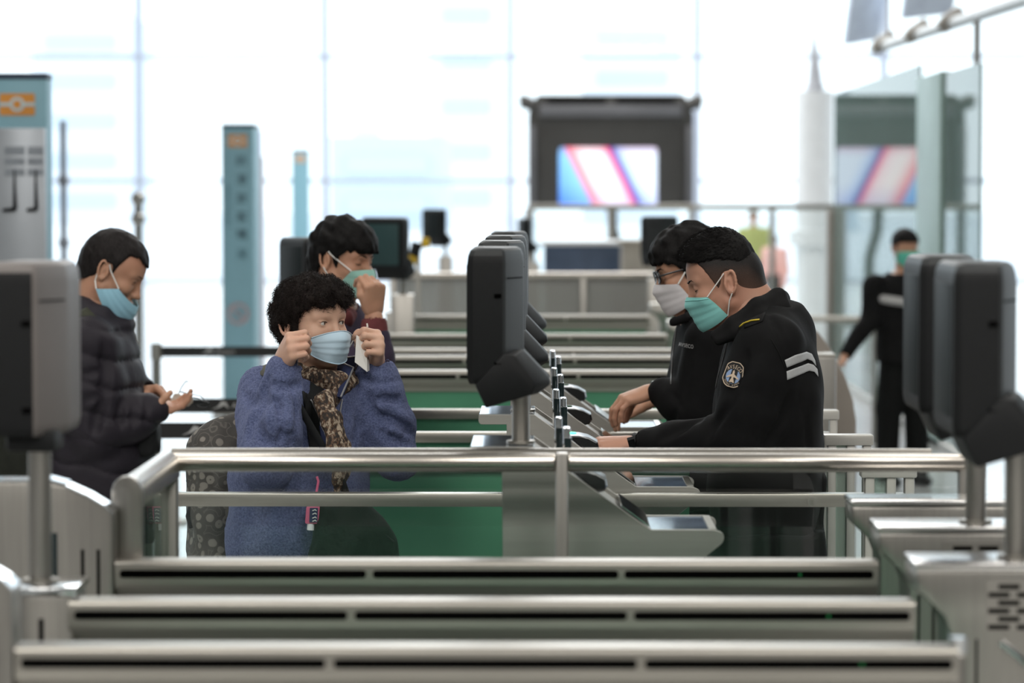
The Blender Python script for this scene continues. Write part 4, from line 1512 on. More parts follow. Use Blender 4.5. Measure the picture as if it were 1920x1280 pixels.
class Surf:
    """decals: put vertices of small flat details on the surface of a garment, seen along a world direction"""
    def __init__(self, obj, base, Y):
        me = obj.data
        self.b = base
        self.Y = Y
        vs = [v.co + base for v in me.vertices]
        self.t = BVHTree.FromPolygons(vs, [tuple(p.vertices) for p in me.polygons])

    def hit(self, px, py, off=.002):
        o = Vector((0, 0, CAM_H))
        d = (P(px, py, self.Y) - o).normalized()
        loc, nrm, i, dist = self.t.ray_cast(o, d)
        if loc is None:
            loc, nrm, i, dist = self.t.find_nearest(P(px, py, self.Y))
            return loc + nrm * off
        return loc + nrm * off

    def patch(self, corners, name, m, parent, nu=12, nv=6, off=.002, thick=.002):
        """corners: four pixel points (tl, tr, br, bl); bilinear grid laid on the cloth"""
        a, b, c, d = [Vector(q) for q in corners]
        mb = MB()
        mb.grid(lambda u, v: self.hit(*(a.lerp(b, u).lerp(d.lerp(c, u), v)), off), nu, nv)
        return mb.build(name, m, parent, smooth=True, solid=thick, angle=180)

    def line(self, pix, name, m, parent, r=.0022, off=.001, n=24, flat=1.0):
        pts = []
        for i in range(len(pix) - 1):
            a, b = Vector(pix[i]), Vector(pix[i + 1])
            k = max(2, int(n / (len(pix) - 1)))
            for j in range(k):
                pts.append(self.hit(*a.lerp(b, j / k), off))
        pts.append(self.hit(*pix[-1], off))
        sm = [pts[0]] + [(pts[i - 1] + pts[i] * 2 + pts[i + 1]) / 4 for i in range(1, len(pts) - 1)] + [pts[-1]]
        return MB().tube(sm, r, 7, flat=flat).build(name, m, parent, smooth=True, angle=180)


# skin, hair and cloth
def skin(name, col, red=(0.42, 0.16, 0.11)):
    m, nt, b = newmat(name)
    v = texco(nt)
    f1 = noise(nt, v, 14, 4)
    lo = tuple(c * .86 for c in col)
    base = ramp(nt, f1, [(0.3, lo), (0.7, col)])
    f2 = noise(nt, v, 5.5, 2)
    mx = N(nt, 'ShaderNodeMix', data_type='RGBA')
    mr = N(nt, 'ShaderNodeMapRange')
    mr.inputs[1].default_value, mr.inputs[2].default_value = .45, .75
    mr.inputs[3].default_value, mr.inputs[4].default_value = 0, .35
    nt.links.new(f2, mr.inputs[0])
    nt.links.new(mr.outputs[0], mx.inputs[0])
    nt.links.new(base, mx.inputs[6])
    mx.inputs[7].default_value = (*red, 1)
    nt.links.new(mx.outputs[2], b.inputs['Base Color'])
    b.inputs['Roughness'].default_value = .52
    b.inputs['Specular IOR Level'].default_value = .4
    b.inputs['Subsurface Weight'].default_value = .12
    b.inputs['Subsurface Radius'].default_value = (.008, .003, .0015)
    b.inputs['Subsurface Scale'].default_value = 1.0
    bump(nt, b, noise(nt, v, 420, 2), .12, .0008)
    MATS[name] = m
    return m


SKIN_W = skin('skin_woman', (0.66, 0.41, 0.30), (0.52, 0.22, 0.16))
SKIN_A = skin('skin_officer', (0.52, 0.28, 0.195), (0.44, 0.17, 0.12))
SKIN_B = skin('skin_tanned', (0.52, 0.29, 0.19))
mat('eye_white', (.62, .58, .54), .15, 0, .02)
mat('iris_brown', (.035, .018, .010), .1, 0, .1)
mat('pupil_black', (.003, .003, .003), .08, 0, .0)


def hairmat(name, col, rough=.5, sc=240):
    m, nt, b = newmat(name)
    v = texco(nt, (1, 1, .22))
    f = noise(nt, v, sc, 3, .7)
    nt.links.new(ramp(nt, f, [(.3, tuple(c * .45 for c in col)), (.7, tuple(c * 1.6 for c in col))]), b.inputs['Base Color'])
    b.inputs['Roughness'].default_value = rough
    b.inputs['Specular IOR Level'].default_value = .12
    bump(nt, b, f, .55, .002)
    MATS[name] = m
    return m


hairmat('hair_black', (.0065, .006, .006), .65)
hairmat('hair_soft_black', (.014, .012, .012), .55)
hairmat('hair_curly', (.016, .012, .011), .6, 160)
mat('brow_brown', (.10, .060, .045), .7, 0, .3, 400)
LOOP = mat('white_elastic', (.78, .77, .74), .6, 0, .02)


def maskmat(name, col):
    m = mat(name, col, .75, 0, .03, 20, bmp=.10, bscale=900, bdist=.0006, sheen=.15)
    return m


MASK_BLUE = maskmat('pale_blue_mask_fabric', (.50, .66, .78))
MASK_TEAL = maskmat('teal_mask_fabric', (.27, .66, .63))
MASK_SKY = maskmat('sky_blue_mask_fabric', (.33, .62, .78))
MASK_GREEN = maskmat('green_mask_fabric', (.30, .56, .49))
MASK_WHITE = maskmat('white_mask_fabric', (.68, .66, .68))


def cloth(name, col, rough=.85, bscale=500, bstr=.25, bdist=.001, sheen=.1, var=.08, vscale=30, folds=0.0, fscale=14, spec=.25):
    m, nt, b = newmat(name)
    v = texco(nt)
    f = noise(nt, v, vscale, 4)
    nt.links.new(ramp(nt, f, [(.3, tuple(c * (1 - 2 * var) for c in col)), (.7, tuple(min(1, c * (1 + 2 * var)) for c in col))]), b.inputs['Base Color'])
    b.inputs['Roughness'].default_value = rough
    b.inputs['Specular IOR Level'].default_value = spec
    b.inputs['Sheen Weight'].default_value = sheen
    b.inputs['Sheen Tint'].default_value = (*[min(1, c * 3 + .02) for c in col], 1)
    h = noise(nt, v, bscale, 3)
    if folds:
        h2 = noise(nt, v, fscale, 3)
        bn = N(nt, 'ShaderNodeBump')
        bn.inputs['Strength'].default_value = folds
        bn.inputs['Distance'].default_value = .012
        nt.links.new(h2, bn.inputs['Height'])
        n = N(nt, 'ShaderNodeBump')
        n.inputs['Strength'].default_value = bstr
        n.inputs['Distance'].default_value = bdist
        nt.links.new(h, n.inputs['Height'])
        nt.links.new(bn.outputs[0], n.inputs['Normal'])
        nt.links.new(n.outputs[0], b.inputs['Normal'])
    else:
        bump(nt, b, h, bstr, bdist)
    MATS[name] = m
    return m


def place(name, label, px, Y):
    """an Empty on the floor under a person"""
    x = P(px, 640, Y).x
    r = thing(name, (x, Y, 0), label, 'person')
    base = Vector((x, Y, 0))

    def L(px_, py_, dy=0.0):
        return P(px_, py_, Y + dy) - base
    return r, base, L


def legs_prims(hip, foot_l, foot_r, r=(.085, .060, .045), crotch=.80):
    out = []
    for f in (foot_l, foot_r):
        f = Vector(f)
        h0 = Vector((hip[0] * .6 + f.x * .4, hip[1] * .6 + f.y * .4, crotch + .06))
        kn = Vector((f.x * .85 + h0.x * .15, f.y * .85 + h0.y * .15, .47))
        out += chain([h0, kn, (f.x, f.y, .07)], r, .03)
    return out


def shoe_prims(f, d):
    d = Vector(d).normalized()
    f = Vector(f)
    a, b = f - d * .06, f + d * .15
    return [cone((a.x, a.y, .045), (b.x, b.y, .032), .043, .032, .02), cone((f.x, f.y, .05), (f.x, f.y, .10), .045, .045, .02)]


def garment(prims, vox, base, Y, disp=None, creases=(), smooth=1, lo=None, hi=None):
    """sculpt cloth; creases are pixel polylines (points, radius, 's' groove or 'u' ridge) laid on the first surface and then cut in"""
    if creases:
        v, q = sculpt(prims, vox * 1.6, lo, hi, disp, smooth=1)
        t = BVHTree.FromPolygons([Vector(a) for a in v], q.tolist())
        o = Vector((0, 0, CAM_H)) - base
        ex = []
        for pts, r, op in creases:
            hits = []
            for i in range(len(pts) - 1):
                a, b = Vector(pts[i]), Vector(pts[i + 1])
                for j in range(3):
                    c = a.lerp(b, j / 3)
                    hits.append(c)
            hits.append(Vector(pts[-1]))
            w = []
            for c in hits:
                d = (P(c.x, c.y, Y) - base - o).normalized()
                loc, nrm, _, _ = t.ray_cast(o, d)
                if loc is not None:
                    w.append(loc + nrm * (r * (.05 if op == 's' else -.25)))
            n = len(w)
            for i in range(n - 1):
                f0 = min(1, .35 + 1.3 * min(i, n - 1 - i) / max(1, n - 1) * 2)
                if (w[i] - w[i + 1]).length < .07:
                    ex.append(cone(w[i], w[i + 1], r * f0, r * f0, r * 1.6, op))
        prims = list(prims) + ex
    return sculpt(prims, vox, lo, hi, disp, smooth=smooth)
# ================================================================== PEOPLE
# ---------------------------------------------------------------- the woman adjusting her mask
wr, wb, L = place('person', 'woman in blue fleece with short curly dark hair, holding her pale blue mask', 575, 7.4)
fw = Vector((.71, -.705, 0))
lf = Vector((.705, .71, 0))
h = HF(L(583, 603.5), fw, (0, 0, 1), .92)
HPW = head_prims(h, .0042, 1.0)
nb = L(594, 712, .015)
necks = neck_prims(h, nb, .050, .058)
hr = HF(L(528, 680, -.145), (.36, -.74, .56), (-.80, -.55, .12), .95)
handR, tR = hand_prims(hr, 'R', [(70, 75, 35), (72, 78, 40), (70, 80, 40), (66, 80, 40)], .02, [(.045, .040, -.022), (.066, .040, -.040), (.078, .030, -.054)])
hl = HF(L(706, 678, .03), (.12, -.72, .62), (.96, .22, .02), .95)
handL, tL = hand_prims(hl, 'L', [(66, 62, 30), (72, 70, 35), (78, 75, 40), (80, 78, 40)], .02, [(.045, .042, -.020), (.070, .044, -.036), (.086, .036, -.050)])
SR, ER, WR = L(508, 744, -.03), L(500, 868, -.21), L(536, 688, -.150)
SL, EL, WL = L(662, 744, .13), L(740, 858, .02), L(705, 694, .035)
tc_ = [(L(556, 700).x, 0, .73, .180, .150), (L(556, 700).x, 0, .95, .185, .148), (L(566, 700).x, 0, 1.12, .185, .14), (L(584, 700).x, .01, 1.245, .165, .115), (L(594, 700).x, .015, 1.31, .10, .085)]
hip = (L(556, 700).x, 0, .85)
fl, frt = Vector((hip[0] + .07, .08, 0)), Vector((hip[0] - .07, -.08, 0))
body = [loft(lf, fw, [(a, b_, c, d * .86, e * .86) for a, b_, c, d, e in tc_])]
body += chain([SR, ER, WR], (.045, .038, .027), .02) + chain([SL, EL, WL], (.045, .038, .027), .02)
body += legs_prims(hip, fl, frt, (.07, .05, .038)) + necks
allp = body + HPW + handR + handL
lo_, hi_ = bounds(HPW, .012)
lo_[2] = min(lo_[2], h.o.z - .16)
parts = [sculpt(body, .012), sculpt(HPW + necks, .0024, lo_, hi_), sculpt(handR, .0024, smooth=1), sculpt(handL, .0024, smooth=1)]
link('body', np_mesh('body', parts), SKIN_W, wr)
for s in (1, -1):
    lathe_eye(h, s, wr, look=(.50 if s < 0 else .42, .05))
    brow(h, s, wr, .008, .0011, 'brow_brown')
    lash(h, s, wr, .0046, .0016, .0008)
# curly hair: a lumpy cap plus loose curls
curl = waves(3, 9, 80, 170, .0042)


def hair_cut(x, y, z):
    a, b, c = h.local(x, y, z)
    zl = np.interp(np.broadcast_to(a, np.broadcast_shapes(a.shape, b.shape, c.shape)), [-.13, -.06, -.03, -.005, .022, .034, .052, .075, .10, .14], [-.080, -.078, -.055, -.012, -.030, .010, .036, .040, .048, .05]).astype(np.float32)
    return ((zl + .005 * np.sin(b * 190) + .004 * np.sin(b * 95 + 1)) - c) * h.s * .8


hp = [h.ell((-.008, 0, .036), (.104, .094, .093)), h.ell((.036, 0, .068), (.074, .082, .054), .03), h.ell((-.040, 0, .0), (.066, .085, .080), .03),
      h.ell((.058, -.030, .074), (.042, .043, .034), .02), h.ell((.053, .040, .071), (.042, .043, .034), .02)]
v, q = sculpt(hp, .0036, disp=curl, post=hair_cut, smooth=1)
ho = link('hair', np_mesh('hair', [(v, q)]), MATS['hair_curly'], wr)
sel = rng.choice(len(v), 11000, replace=True)
cen = np.array(h.p(-.01, 0, .03))
mb = MB()
for i in sel:
    p = Vector(v[i])
    nrm = (p - Vector(cen)).normalized()
    loc_ = h.local(np.float32(p.x), np.float32(p.y), np.float32(p.z))
    t1 = nrm.cross(Vector(rng.normal(size=3))).normalized()
    ln = rng.uniform(.007, .014)
    pts = [p - nrm * .003 + nrm * (ln * .75 * math.sin(k * .42)) + t1 * ln * .9 * (k / 4) + t1.cross(nrm) * ln * .35 * math.sin(k * 1.3 + i) for k in range(5)]
    mb.tube([wb + a for a in pts], [.0005, .0005, .0004, .0003, .0002], 3)
c_ = mb.build('loose_curls', MATS['hair_curly'], wr, smooth=True)
c_['kind'] = 'stuff'

FLEECE, nt, b = newmat('blue_fleece')
v_ = texco(nt)
n1 = noise(nt, v_, 210, 4, .7)
n2 = noise(nt, v_, 12, 3)
cf = ramp(nt, n1, [(.30, (.050, .062, .130)), (.50, (.105, .128, .245)), (.72, (.175, .205, .345))])
nt.links.new(cf, b.inputs['Base Color'])
b.inputs['Roughness'].default_value = .95
b.inputs['Specular IOR Level'].default_value = .1
b.inputs['Sheen Weight'].default_value = .35
b.inputs['Sheen Tint'].default_value = (.45, .50, .75, 1)
bump(nt, b, n1, .8, .005)
jk = [loft(lf, fw, tc_, .03)]
jk += chain([SR, SR.lerp(ER, .3), SR.lerp(ER, .7), ER], (.082, .080, .076, .066), .014)
jk += chain([ER, ER.lerp(WR, .35), ER.lerp(WR, .7), WR + (ER - WR) * .07], (.064, .066, .058, .050), .014)
jk += chain([SL, SL.lerp(EL, .3), SL.lerp(EL, .7), EL], (.082, .076, .070, .060), .014)
jk += chain([EL, EL.lerp(WL, .35), EL.lerp(WL, .7), WL + (EL - WL) * .07], (.058, .064, .060, .052), .014)
for E_, W_, rr in ((ER, WR, .0545), (EL, WL, .0565)):       # turned-back cuffs
    a_ = (E_ - W_)
    jk.append(cone(W_ + a_ * .09, W_ + a_ * .20, rr - .010, rr - .006, .006))
fold = waves(11, 7, 24, 55, .0042)
lump = waves(12, 12, 300, 620, .0013)
neckhole = [cone(L(594, 735, .01), L(598, 660, .01), .058, .068, .01, 's'), cone(L(602, 785, -.13), L(612, 690, -.12), .030, .064, .015, 's'),
            cone(WR + (ER - WR) * .10, WR + (WR - ER).normalized() * .09, .036, .041, .004, 's'), cone(WL + (EL - WL) * .10, WL + (WL - EL).normalized() * .09, .0355, .041, .004, 's')]
cr = [([(502, 709), (493, 727), (487, 745), (495, 756), (482, 774), (471, 792), (467, 820)], .0105, 's'),
      ([(514, 746), (523, 771), (529, 792), (528, 822)], .009, 's'), ([(475, 776), (484, 805), (500, 832)], .009, 's'),
      ([(508, 760), (505, 785), (512, 815)], .008, 'u'), ([(548, 745), (553, 785), (548, 825)], .008, 's'),
      ([(500, 716), (520, 724), (545, 726), (568, 719)], .008, 's'), ([(535, 735), (540, 765), (538, 800)], .008, 'u'),
      ([(455, 735), (470, 750), (484, 756)], .009, 's'),
      ([(668, 707), (690, 714), (720, 718), (752, 712)], .008, 's'), ([(695, 736), (691, 758), (701, 780), (728, 798)], .0105, 's'),
      ([(703, 754), (720, 747), (747, 750)], .009, 's'), ([(726, 778), (755, 796), (774, 812)], .009, 's'), ([(712, 762), (735, 768), (762, 784)], .008, 'u'),
      ([(700, 800), (725, 818), (760, 832)], .009, 's'), ([(668, 770), (672, 800), (664, 830)], .009, 's')]
v, q = garment(jk + neckhole, .0050, wb, 7.4, lambda x, y, z: fold(x, y, z) + lump(x, y, z), cr)
jo = link('fleece_jacket', np_mesh('fleece_jacket', [(v, q)]), FLEECE, wr)
SJ = Surf(jo, wb, 7.4)
INNER = cloth('black_lining', (.012, .013, .014), .8)
NAVYC = cloth('navy_collar_lining', (.022, .030, .080), .8)
ZIP = mat('grey_zip', (.30, .30, .31), .4, .4, .05)
SJ.patch([(566, 733), (590, 750), (617, 846), (580, 846)], 'lining_flap', INNER, wr, 10, 16, .004, .003)
SJ.patch([(598, 800), (612, 806), (622, 846), (603, 846)], 'navy_hem', NAVYC, wr, 6, 8, .009, .004)
SJ.line([(578, 750), (590, 770), (606, 810), (618, 846)], 'zip', ZIP, wr, .0022, .008)
tl_, tr_, br_, bl_ = L(630, 678, .02), L(663, 689, -.035), L(639, 744, -.118), L(618, 742, -.09)
MB().grid(lambda u, w_: wb + tl_.lerp(tr_, u).lerp(bl_.lerp(br_, u), w_) + Vector((.006, -.012, 0)) * math.sin(PI * u) * math.sin(PI * min(1, w_ + .2)), 8, 8).build('collar_flap', NAVYC, wr, smooth=True, solid=.006, angle=60)
MB().tube([wb + tl_, wb + tl_.lerp(tr_, .5) + Vector((.003, -.006, .001)), wb + tr_, wb + tr_.lerp(br_, .5), wb + br_], .0024, 7).build('collar_edging', ZIP, wr, smooth=True)
SJ.line([(641, 748), (637, 770), (640, 800)], 'zip', ZIP, wr, .0020, .002)
cb = MB()                                                 # stand collar, open at the front
ang = np.linspace(math.radians(62), math.radians(285), 36)


def cring(r, z, dx):
    out = []
    for t in ang:
        d = fw * math.cos(t) + lf * math.sin(t)
        fl_ = .55 * max(0, math.cos(t)) ** 2
        out.append(wb + Vector((nb.x, nb.y, 0)) + d * (r + fl_ * .03) + fw * dx + Vector((0, 0, z + .012 * math.cos(t))))
    return out


ra, rb, rc = cring(.098, 1.275, .004), cring(.092, 1.318, .006), cring(.100, 1.352, .014)
n_ = len(ang)
cb.add(ra + rb + rc, [(j * n_ + i, j * n_ + i + 1, (j + 1) * n_ + i + 1, (j + 1) * n_ + i) for j in range(2) for i in range(n_ - 1)])
cb.build('stand_collar', NAVYC, wr, solid=.007, smooth=True, angle=60)
MB().tube(rc, .0022, 7).build('collar_edging', ZIP, wr, smooth=True)
MB().tube([ra[-1], rb[-1], rc[-1]], .0020, 7).build('collar_edging', ZIP, wr, smooth=True)
MB().tube([ra[0], rb[0], rc[0]], .0020, 7).build('collar_edging', ZIP, wr, smooth=True)
v, q = sculpt([loft(lf, fw, [(a, b_, c, d * .915, e * .915) for a, b_, c, d, e in tc_])], .009, smooth=2)
link('inner_top', np_mesh('inner_top', [(v, q)]), INNER, wr)
# leopard scarf: a thick loop and a hanging tail
SCARF, nt, b = newmat('leopard_scarf')
v_ = texco(nt, (1, 1, .55))
na = noise(nt, v_, 120, 3, .65)
nb_ = noise(nt, v_, 46, 2, .5)
mm = N(nt, 'ShaderNodeMath', operation='MULTIPLY_ADD')
mm.inputs[1].default_value = .45
nt.links.new(nb_, mm.inputs[0])
nt.links.new(na, mm.inputs[2])
nt.links.new(ramp(nt, mm.outputs[0], [(.60, (.016, .011, .009)), (.69, (.034, .024, .018)), (.735, (.15, .075, .040)), (.765, (.060, .038, .026)), (.82, (.40, .33, .25)), (.90, (.36, .29, .22))]), b.inputs['Base Color'])
b.inputs['Roughness'].default_value = .8
bump(nt, b, noise(nt, v_, 120, 3), .4, .003)
scp = []
lp = []
for t in np.linspace(0, 2 * PI, 17)[:-1]:
    d = fw * math.cos(t) * .078 + lf * math.sin(t) * .062
    lp.append(Vector((nb.x, nb.y, 1.316 - .022 * math.cos(t))) + d + fw * .010)
for i in range(16):
    scp.append(cone(lp[i], lp[(i + 1) % 16], .0245, .0245, .012))
k0 = Vector((nb.x, nb.y, 1.272)) + fw * .098
tail = [k0 + Vector((0, 0, -.012)) - fw * .01, L(608, 752, -.165), L(622, 790, -.185), L(637, 840, -.19), L(640, 880, -.185), L(636, 915, -.18)]
scp += chain(tail, (.022, .024, .028, .030, .027, .014), .02, (fw, .5))
tail2 = [k0 + Vector((0, 0, -.015)) - fw * .012, L(601, 750, -.155), L(612, 775, -.18), L(622, 820, -.20), L(628, 850, -.20)]
scp += chain(tail2, (.022, .018, .017, .017, .015), .006, (fw, .5))
v, q = sculpt(scp, .0042, disp=waves(21, 7, 90, 190, .0040), smooth=1)
link('scarf', np_mesh('scarf', [(v, q)]), SCARF, wr)
# trousers and shoes
TRW = cloth('charcoal_trousers', (.018, .018, .020))
v, q = sculpt(legs_prims(hip, fl, frt, (.095, .070, .062)) + [cone((hip[0] - .05, -.05, .84), (hip[0] + .05, .05, .84), .11, .11, .03)], .011)
link('trousers', np_mesh('trousers', [(v, q)]), TRW, wr)
for f_ in (fl, frt):
    v, q = sculpt(shoe_prims(f_, fw), .009)
    link('shoe', np_mesh('shoe', [(v, q)]), BLACKP, wr)
# her mask, held off the face by the loops
mo, G = mask_mesh(h, HPW + necks, -.020, -.110, .90, -.040, -.084, .012, m=MASK_BLUE, parent=wr, name='face_mask', lift=.006)
nv_, nu_ = G.shape[0] - 1, G.shape[1] - 1
for iu, hand_t, hh in ((0, tR, hr), (nu_, tL, hl)):
    tp = hand_t[0].lerp(hand_t[4], .5)
    for iv in (0, nv_):
        a = Vector(G[iv, iu])
        mid = a.lerp(tp, .5) + Vector((0, -.006, .004 if iv == 0 else -.004))
        MB().tube([wb + a, wb + a.lerp(mid, .6), wb + mid, wb + tp], .0017, 7).build('ear_loop', LOOP, mo, smooth=True)
for iv, nm in ((0, 'top_seam'), (nv_, 'lower_seam')):
    MB().tube([wb + Vector(G[iv, i]) + fw * .001 for i in range(nu_ + 1)], .0013, 6).build(nm, MASK_BLUE, mo, smooth=True)
tp = tL[0].lerp(tL[4], .5)
MB().tube([wb + L(684, 617, .0), wb + L(689, 612, -.01), wb + L(688, 606, -.01)], [.002, .0026, .002], 7).build('loop_knot', LOOP, mo, smooth=True)

# white slip of paper in her left hand
o = thing('paper_slip', tuple(wb + L(680, 660, -.06)), 'folded white paper slip held under the woman\'s fingers beside her mask', 'paper')
a, b_, c, d = L(668, 628, -.045), L(687, 640, -.03), L(688, 697, -.055), L(665, 679, -.06)
PAPER = mat('white_paper', (.74, .73, .70), .7, 0, .02)
MB().add([wb + a, wb + b_, wb + c, wb + d], [(0, 1, 2, 3)]).build('leaf', PAPER, o, solid=.0016)
a2, c2 = L(691, 640, .0), L(693, 694, -.03)
MB().add([wb + b_, wb + a2, wb + c2, wb + c], [(0, 1, 2, 3)]).build('leaf', PAPER, o, solid=.0016)

# camouflage backpack on her back
PACK, nt, b = newmat('paisley_camouflage_nylon')
v_ = texco(nt)
n0 = noise(nt, v_, 9, 3)
base_ = ramp(nt, n0, [(.35, (.050, .046, .042)), (.65, (.085, .078, .071))])
vo = N(nt, 'ShaderNodeTexVoronoi')
vo.inputs['Scale'].default_value = 34
nt.links.new(v_, vo.inputs['Vector'])
nw = noise(nt, v_, 42, 3)
ma = N(nt, 'ShaderNodeMath', operation='MULTIPLY_ADD')
ma.inputs[1].default_value = .30
nt.links.new(nw, ma.inputs[0])
nt.links.new(vo.outputs['Distance'], ma.inputs[2])
rm = ramp(nt, ma.outputs[0], [(.24, (.15, .15, .15)), (.29, (.9, .9, .9)), (.50, (.8, .8, .8)), (.56, (0, 0, 0)), (.82, (0, 0, 0)), (.86, (.35, .35, .35)), (.92, (0, 0, 0))])
mx = N(nt, 'ShaderNodeMix', data_type='RGBA')
nt.links.new(rm, mx.inputs[0])
nt.links.new(base_, mx.inputs[6])
mx.inputs[7].default_value = (.24, .22, .195, 1)
nt.links.new(mx.outputs[2], b.inputs['Base Color'])
b.inputs['Roughness'].default_value = .75
bump(nt, b, n0, .5, .01)
o = thing('backpack', tuple(wb + L(420, 900, .13)), 'grey paisley camouflage backpack on the woman\'s back', 'backpack')
ob = parent_base(o)
bw = -fw
c0 = L(556, 900, 0)


def bp(back, side, z):
    return wb + Vector((c0.x, 0, z)) + bw * back + lf * side - ob


Rb = np.array(Matrix(((lf.x, bw.x, 0), (lf.y, bw.y, 0), (0, 0, 1))), dtype=np.float32)
pk = [rbox(bp(.218, .0, .975), (.150, .066, .205), .06, .03, 'u', Rb), rbox(bp(.275, .0, .95), (.120, .042, .13), .04, .03, 'u', Rb),
      ell(bp(.195, 0, 1.10), (.13, .075, .115), .04, 'u', Rb)]
fo = waves(33, 6, 30, 70, .006)
v, q = sculpt(pk, .007, disp=fo, smooth=2)
link('pack_body', np_mesh('pack_body', [(v, q)]), PACK, o)
STRAP = cloth('olive_webbing', (.075, .073, .060), .8)
for s, pts in ((-1, [L(462, 742, .02), L(478, 702, .0), L(496, 690, -.045), L(512, 700, -.11)]), (1, [L(628, 700, .14), L(652, 706, .085), L(660, 724, .03), L(658, 748, -.02)])):
    MB().tube([wb + a for a in pts], [.022, .026, .026, .022], 10, flat=.3).build('shoulder_strap', STRAP, o, smooth=True)
MB().tube([bp(.314, -.10, 1.03) + ob, bp(.318, -.02, 1.04) + ob, bp(.314, .10, 1.03) + ob], .0035, 6).build('pocket_zip', ZIP, o, smooth=True)
MB().tube([bp(.235, -.148, .98) + ob, bp(.24, -.153, .95) + ob, bp(.235, -.148, .92) + ob], .008, 8).build('side_buckle', BLACKP, o, smooth=True)

# dark shoulder bag at her hip
o = thing('shoulder_bag', tuple(wb + L(668, 1000, -.10)), 'black green shoulder bag hanging at the woman\'s hip behind the glass', 'bag')
ob = parent_base(o)
BAGM = cloth('black_green_nylon', (.006, .0095, .008), .7, folds=.5, fscale=18, sheen=0, spec=.15)
g0 = lambda px, py, dy: wb + L(px, py, dy) - ob
bg_ = chain([g0(632, 965, -.17), g0(645, 1010, -.17), g0(650, 1060, -.17)], (.055, .075, .085), .04) + chain([g0(665, 965, -.13), g0(695, 1010, -.13), g0(705, 1065, -.13)], (.045, .055, .060), .04)
v, q = sculpt(bg_, .008, disp=waves(41, 6, 30, 80, .005), smooth=2)
link('bag_body', np_mesh('bag_body', [(v, q)]), BAGM, o)
MB().tube([wb + L(655, 945, -.15), wb + L(640, 900, -.185), wb + L(618, 860, -.19), wb + L(560, 760, -.19)], .012, 8, flat=.35).build('bag_strap', INNER, o, smooth=True)
MB().tube([wb + L(684, 976, -.20), wb + L(690, 992, -.205), wb + L(692, 998, -.205)], .0022, 6).build('zip_pull', ZIP, o, smooth=True)
MB().tube([wb + L(660, 958, -.195), wb + L(700, 985, -.20), wb + L(738, 1016, -.17)], .003, 6).build('zip', BLACKP, o, smooth=True)

# pink hand sanitizer bottle on a loop
o = thing('sanitizer_bottle', tuple(wb + L(588, 970, -.20)), 'small pink hand sanitizer bottle hanging upside down on the woman\'s jacket', 'bottle')
PINK = mat('pink_silicone', (.62, .13, .24), .4, 0, .03)
dd = -.195
pa, pb = L(586, 948, dd), L(585, 981, dd)
Rt = Matrix.Rotation(.06, 4, 'Y')
ww = .0165
MB().prism(rounded([(wb.x + pb.x - ww, pb.z), (wb.x + pb.x + ww, pb.z), (wb.x + pa.x + ww + .002, pa.z), (wb.x + pa.x - ww + .002, pa.z)], .005), wb.y + dd - .010, wb.y + dd + .010).build('sleeve', PINK, o, .003)
MB().prism([(wb.x + pb.x - ww * .35, pb.z + .004), (wb.x + pb.x + ww * .85, pb.z + .004), (wb.x + pa.x + ww * .85, pa.z - .004), (wb.x + pa.x - ww * .35, pa.z - .004)], wb.y + dd - .0125, wb.y + dd - .009).build('label_panel', NAVYC, o)
for k, (tt, hh) in enumerate(((.15, .10), (.33, .14), (.55, .10), (.75, .12))):
    zz = pb.z + (pa.z - pb.z) * tt
    MB().tube([(wb.x + pb.x + .002, wb.y + dd - .013, zz), (wb.x + pb.x + .009, wb.y + dd - .013, zz + .003), (wb.x + pb.x + .012, wb.y + dd - .013, zz)], .0013, 5).build('label_mark', PAPER, o, smooth=True)
cb_ = L(583, 981, dd)
MB().tube([(wb.x + cb_.x, wb.y + dd, cb_.z), (wb.x + cb_.x - .001, wb.y + dd, cb_.z - .016)], .0092, 16).build('cap', WHITEM, o, smooth=True, angle=30)
MB().tube([wb + L(590, 950, dd), wb + L(593, 925, dd), wb + L(597, 902, dd + .01), wb + L(594, 893, dd + .01)], .0032, 8).build('loop', PINK, o, smooth=True)
# ---------------------------------------------------------------- the officer with the badge
ar, ab, L = place('person', 'security officer in black jacket with sleeve badge and teal mask, looking down', 1445, 7.4)
pt = math.radians(15)
fwd = Vector((-math.cos(pt), -.02, -math.sin(pt)))
h = HF(L(1356, 526), fwd, (-math.sin(pt), 0, math.cos(pt)), .93, .90)
HPA = head_prims(h, 0, 1.02, ear_out=.002)
nb = L(1424, 612, 0)
necks = [cone(h.p(-.028, 0, -.035), nb, .058, .066, .03), cone(h.p(.015, 0, -.078), L(1392, 618, 0), .036, .045, .03), cone(h.p(-.06, 0, -.02), L(1440, 605, 0), .040, .055, .03)]
hand = HF(L(1188, 833, -.03), (-1, -.05, -.02), (.0, -.35, .94), .98)
handA, tA = hand_prims(hand, 'L', [(18, 25, 15), (20, 28, 15), (24, 30, 15), (28, 32, 18)], .05, [(.050, .046, -.014), (.076, .050, -.024), (.096, .046, -.03)])
hand2 = HF(L(1215, 852, .34), (-1, -.25, -.1), (0, .2, .98), .98)
handB, tB = hand_prims(hand2, 'R', [(18, 25, 15), (20, 28, 15), (24, 30, 15), (28, 32, 18)], .05)
SH, EB, WR = L(1440, 655, -.160), L(1398, 822, -.20), L(1206, 834, -.04)
SH2, EB2, WR2 = L(1450, 655, .18), L(1420, 830, .26), L(1232, 852, .335)
fx, fy = Vector((-1, 0, 0)), Vector((0, 1, 0))
xx = lambda px: L(px, 700).x
tor = [(xx(1432), 0, .88, .175, .125), (xx(1436), 0, 1.02, .19, .145), (xx(1440), 0, 1.20, .205, .140), (xx(1446), 0, 1.34, .205, .125), (xx(1444), 0, 1.425, .175, .095), (xx(1430), 0, 1.475, .085, .075)]
hip = (xx(1438), 0, .88)
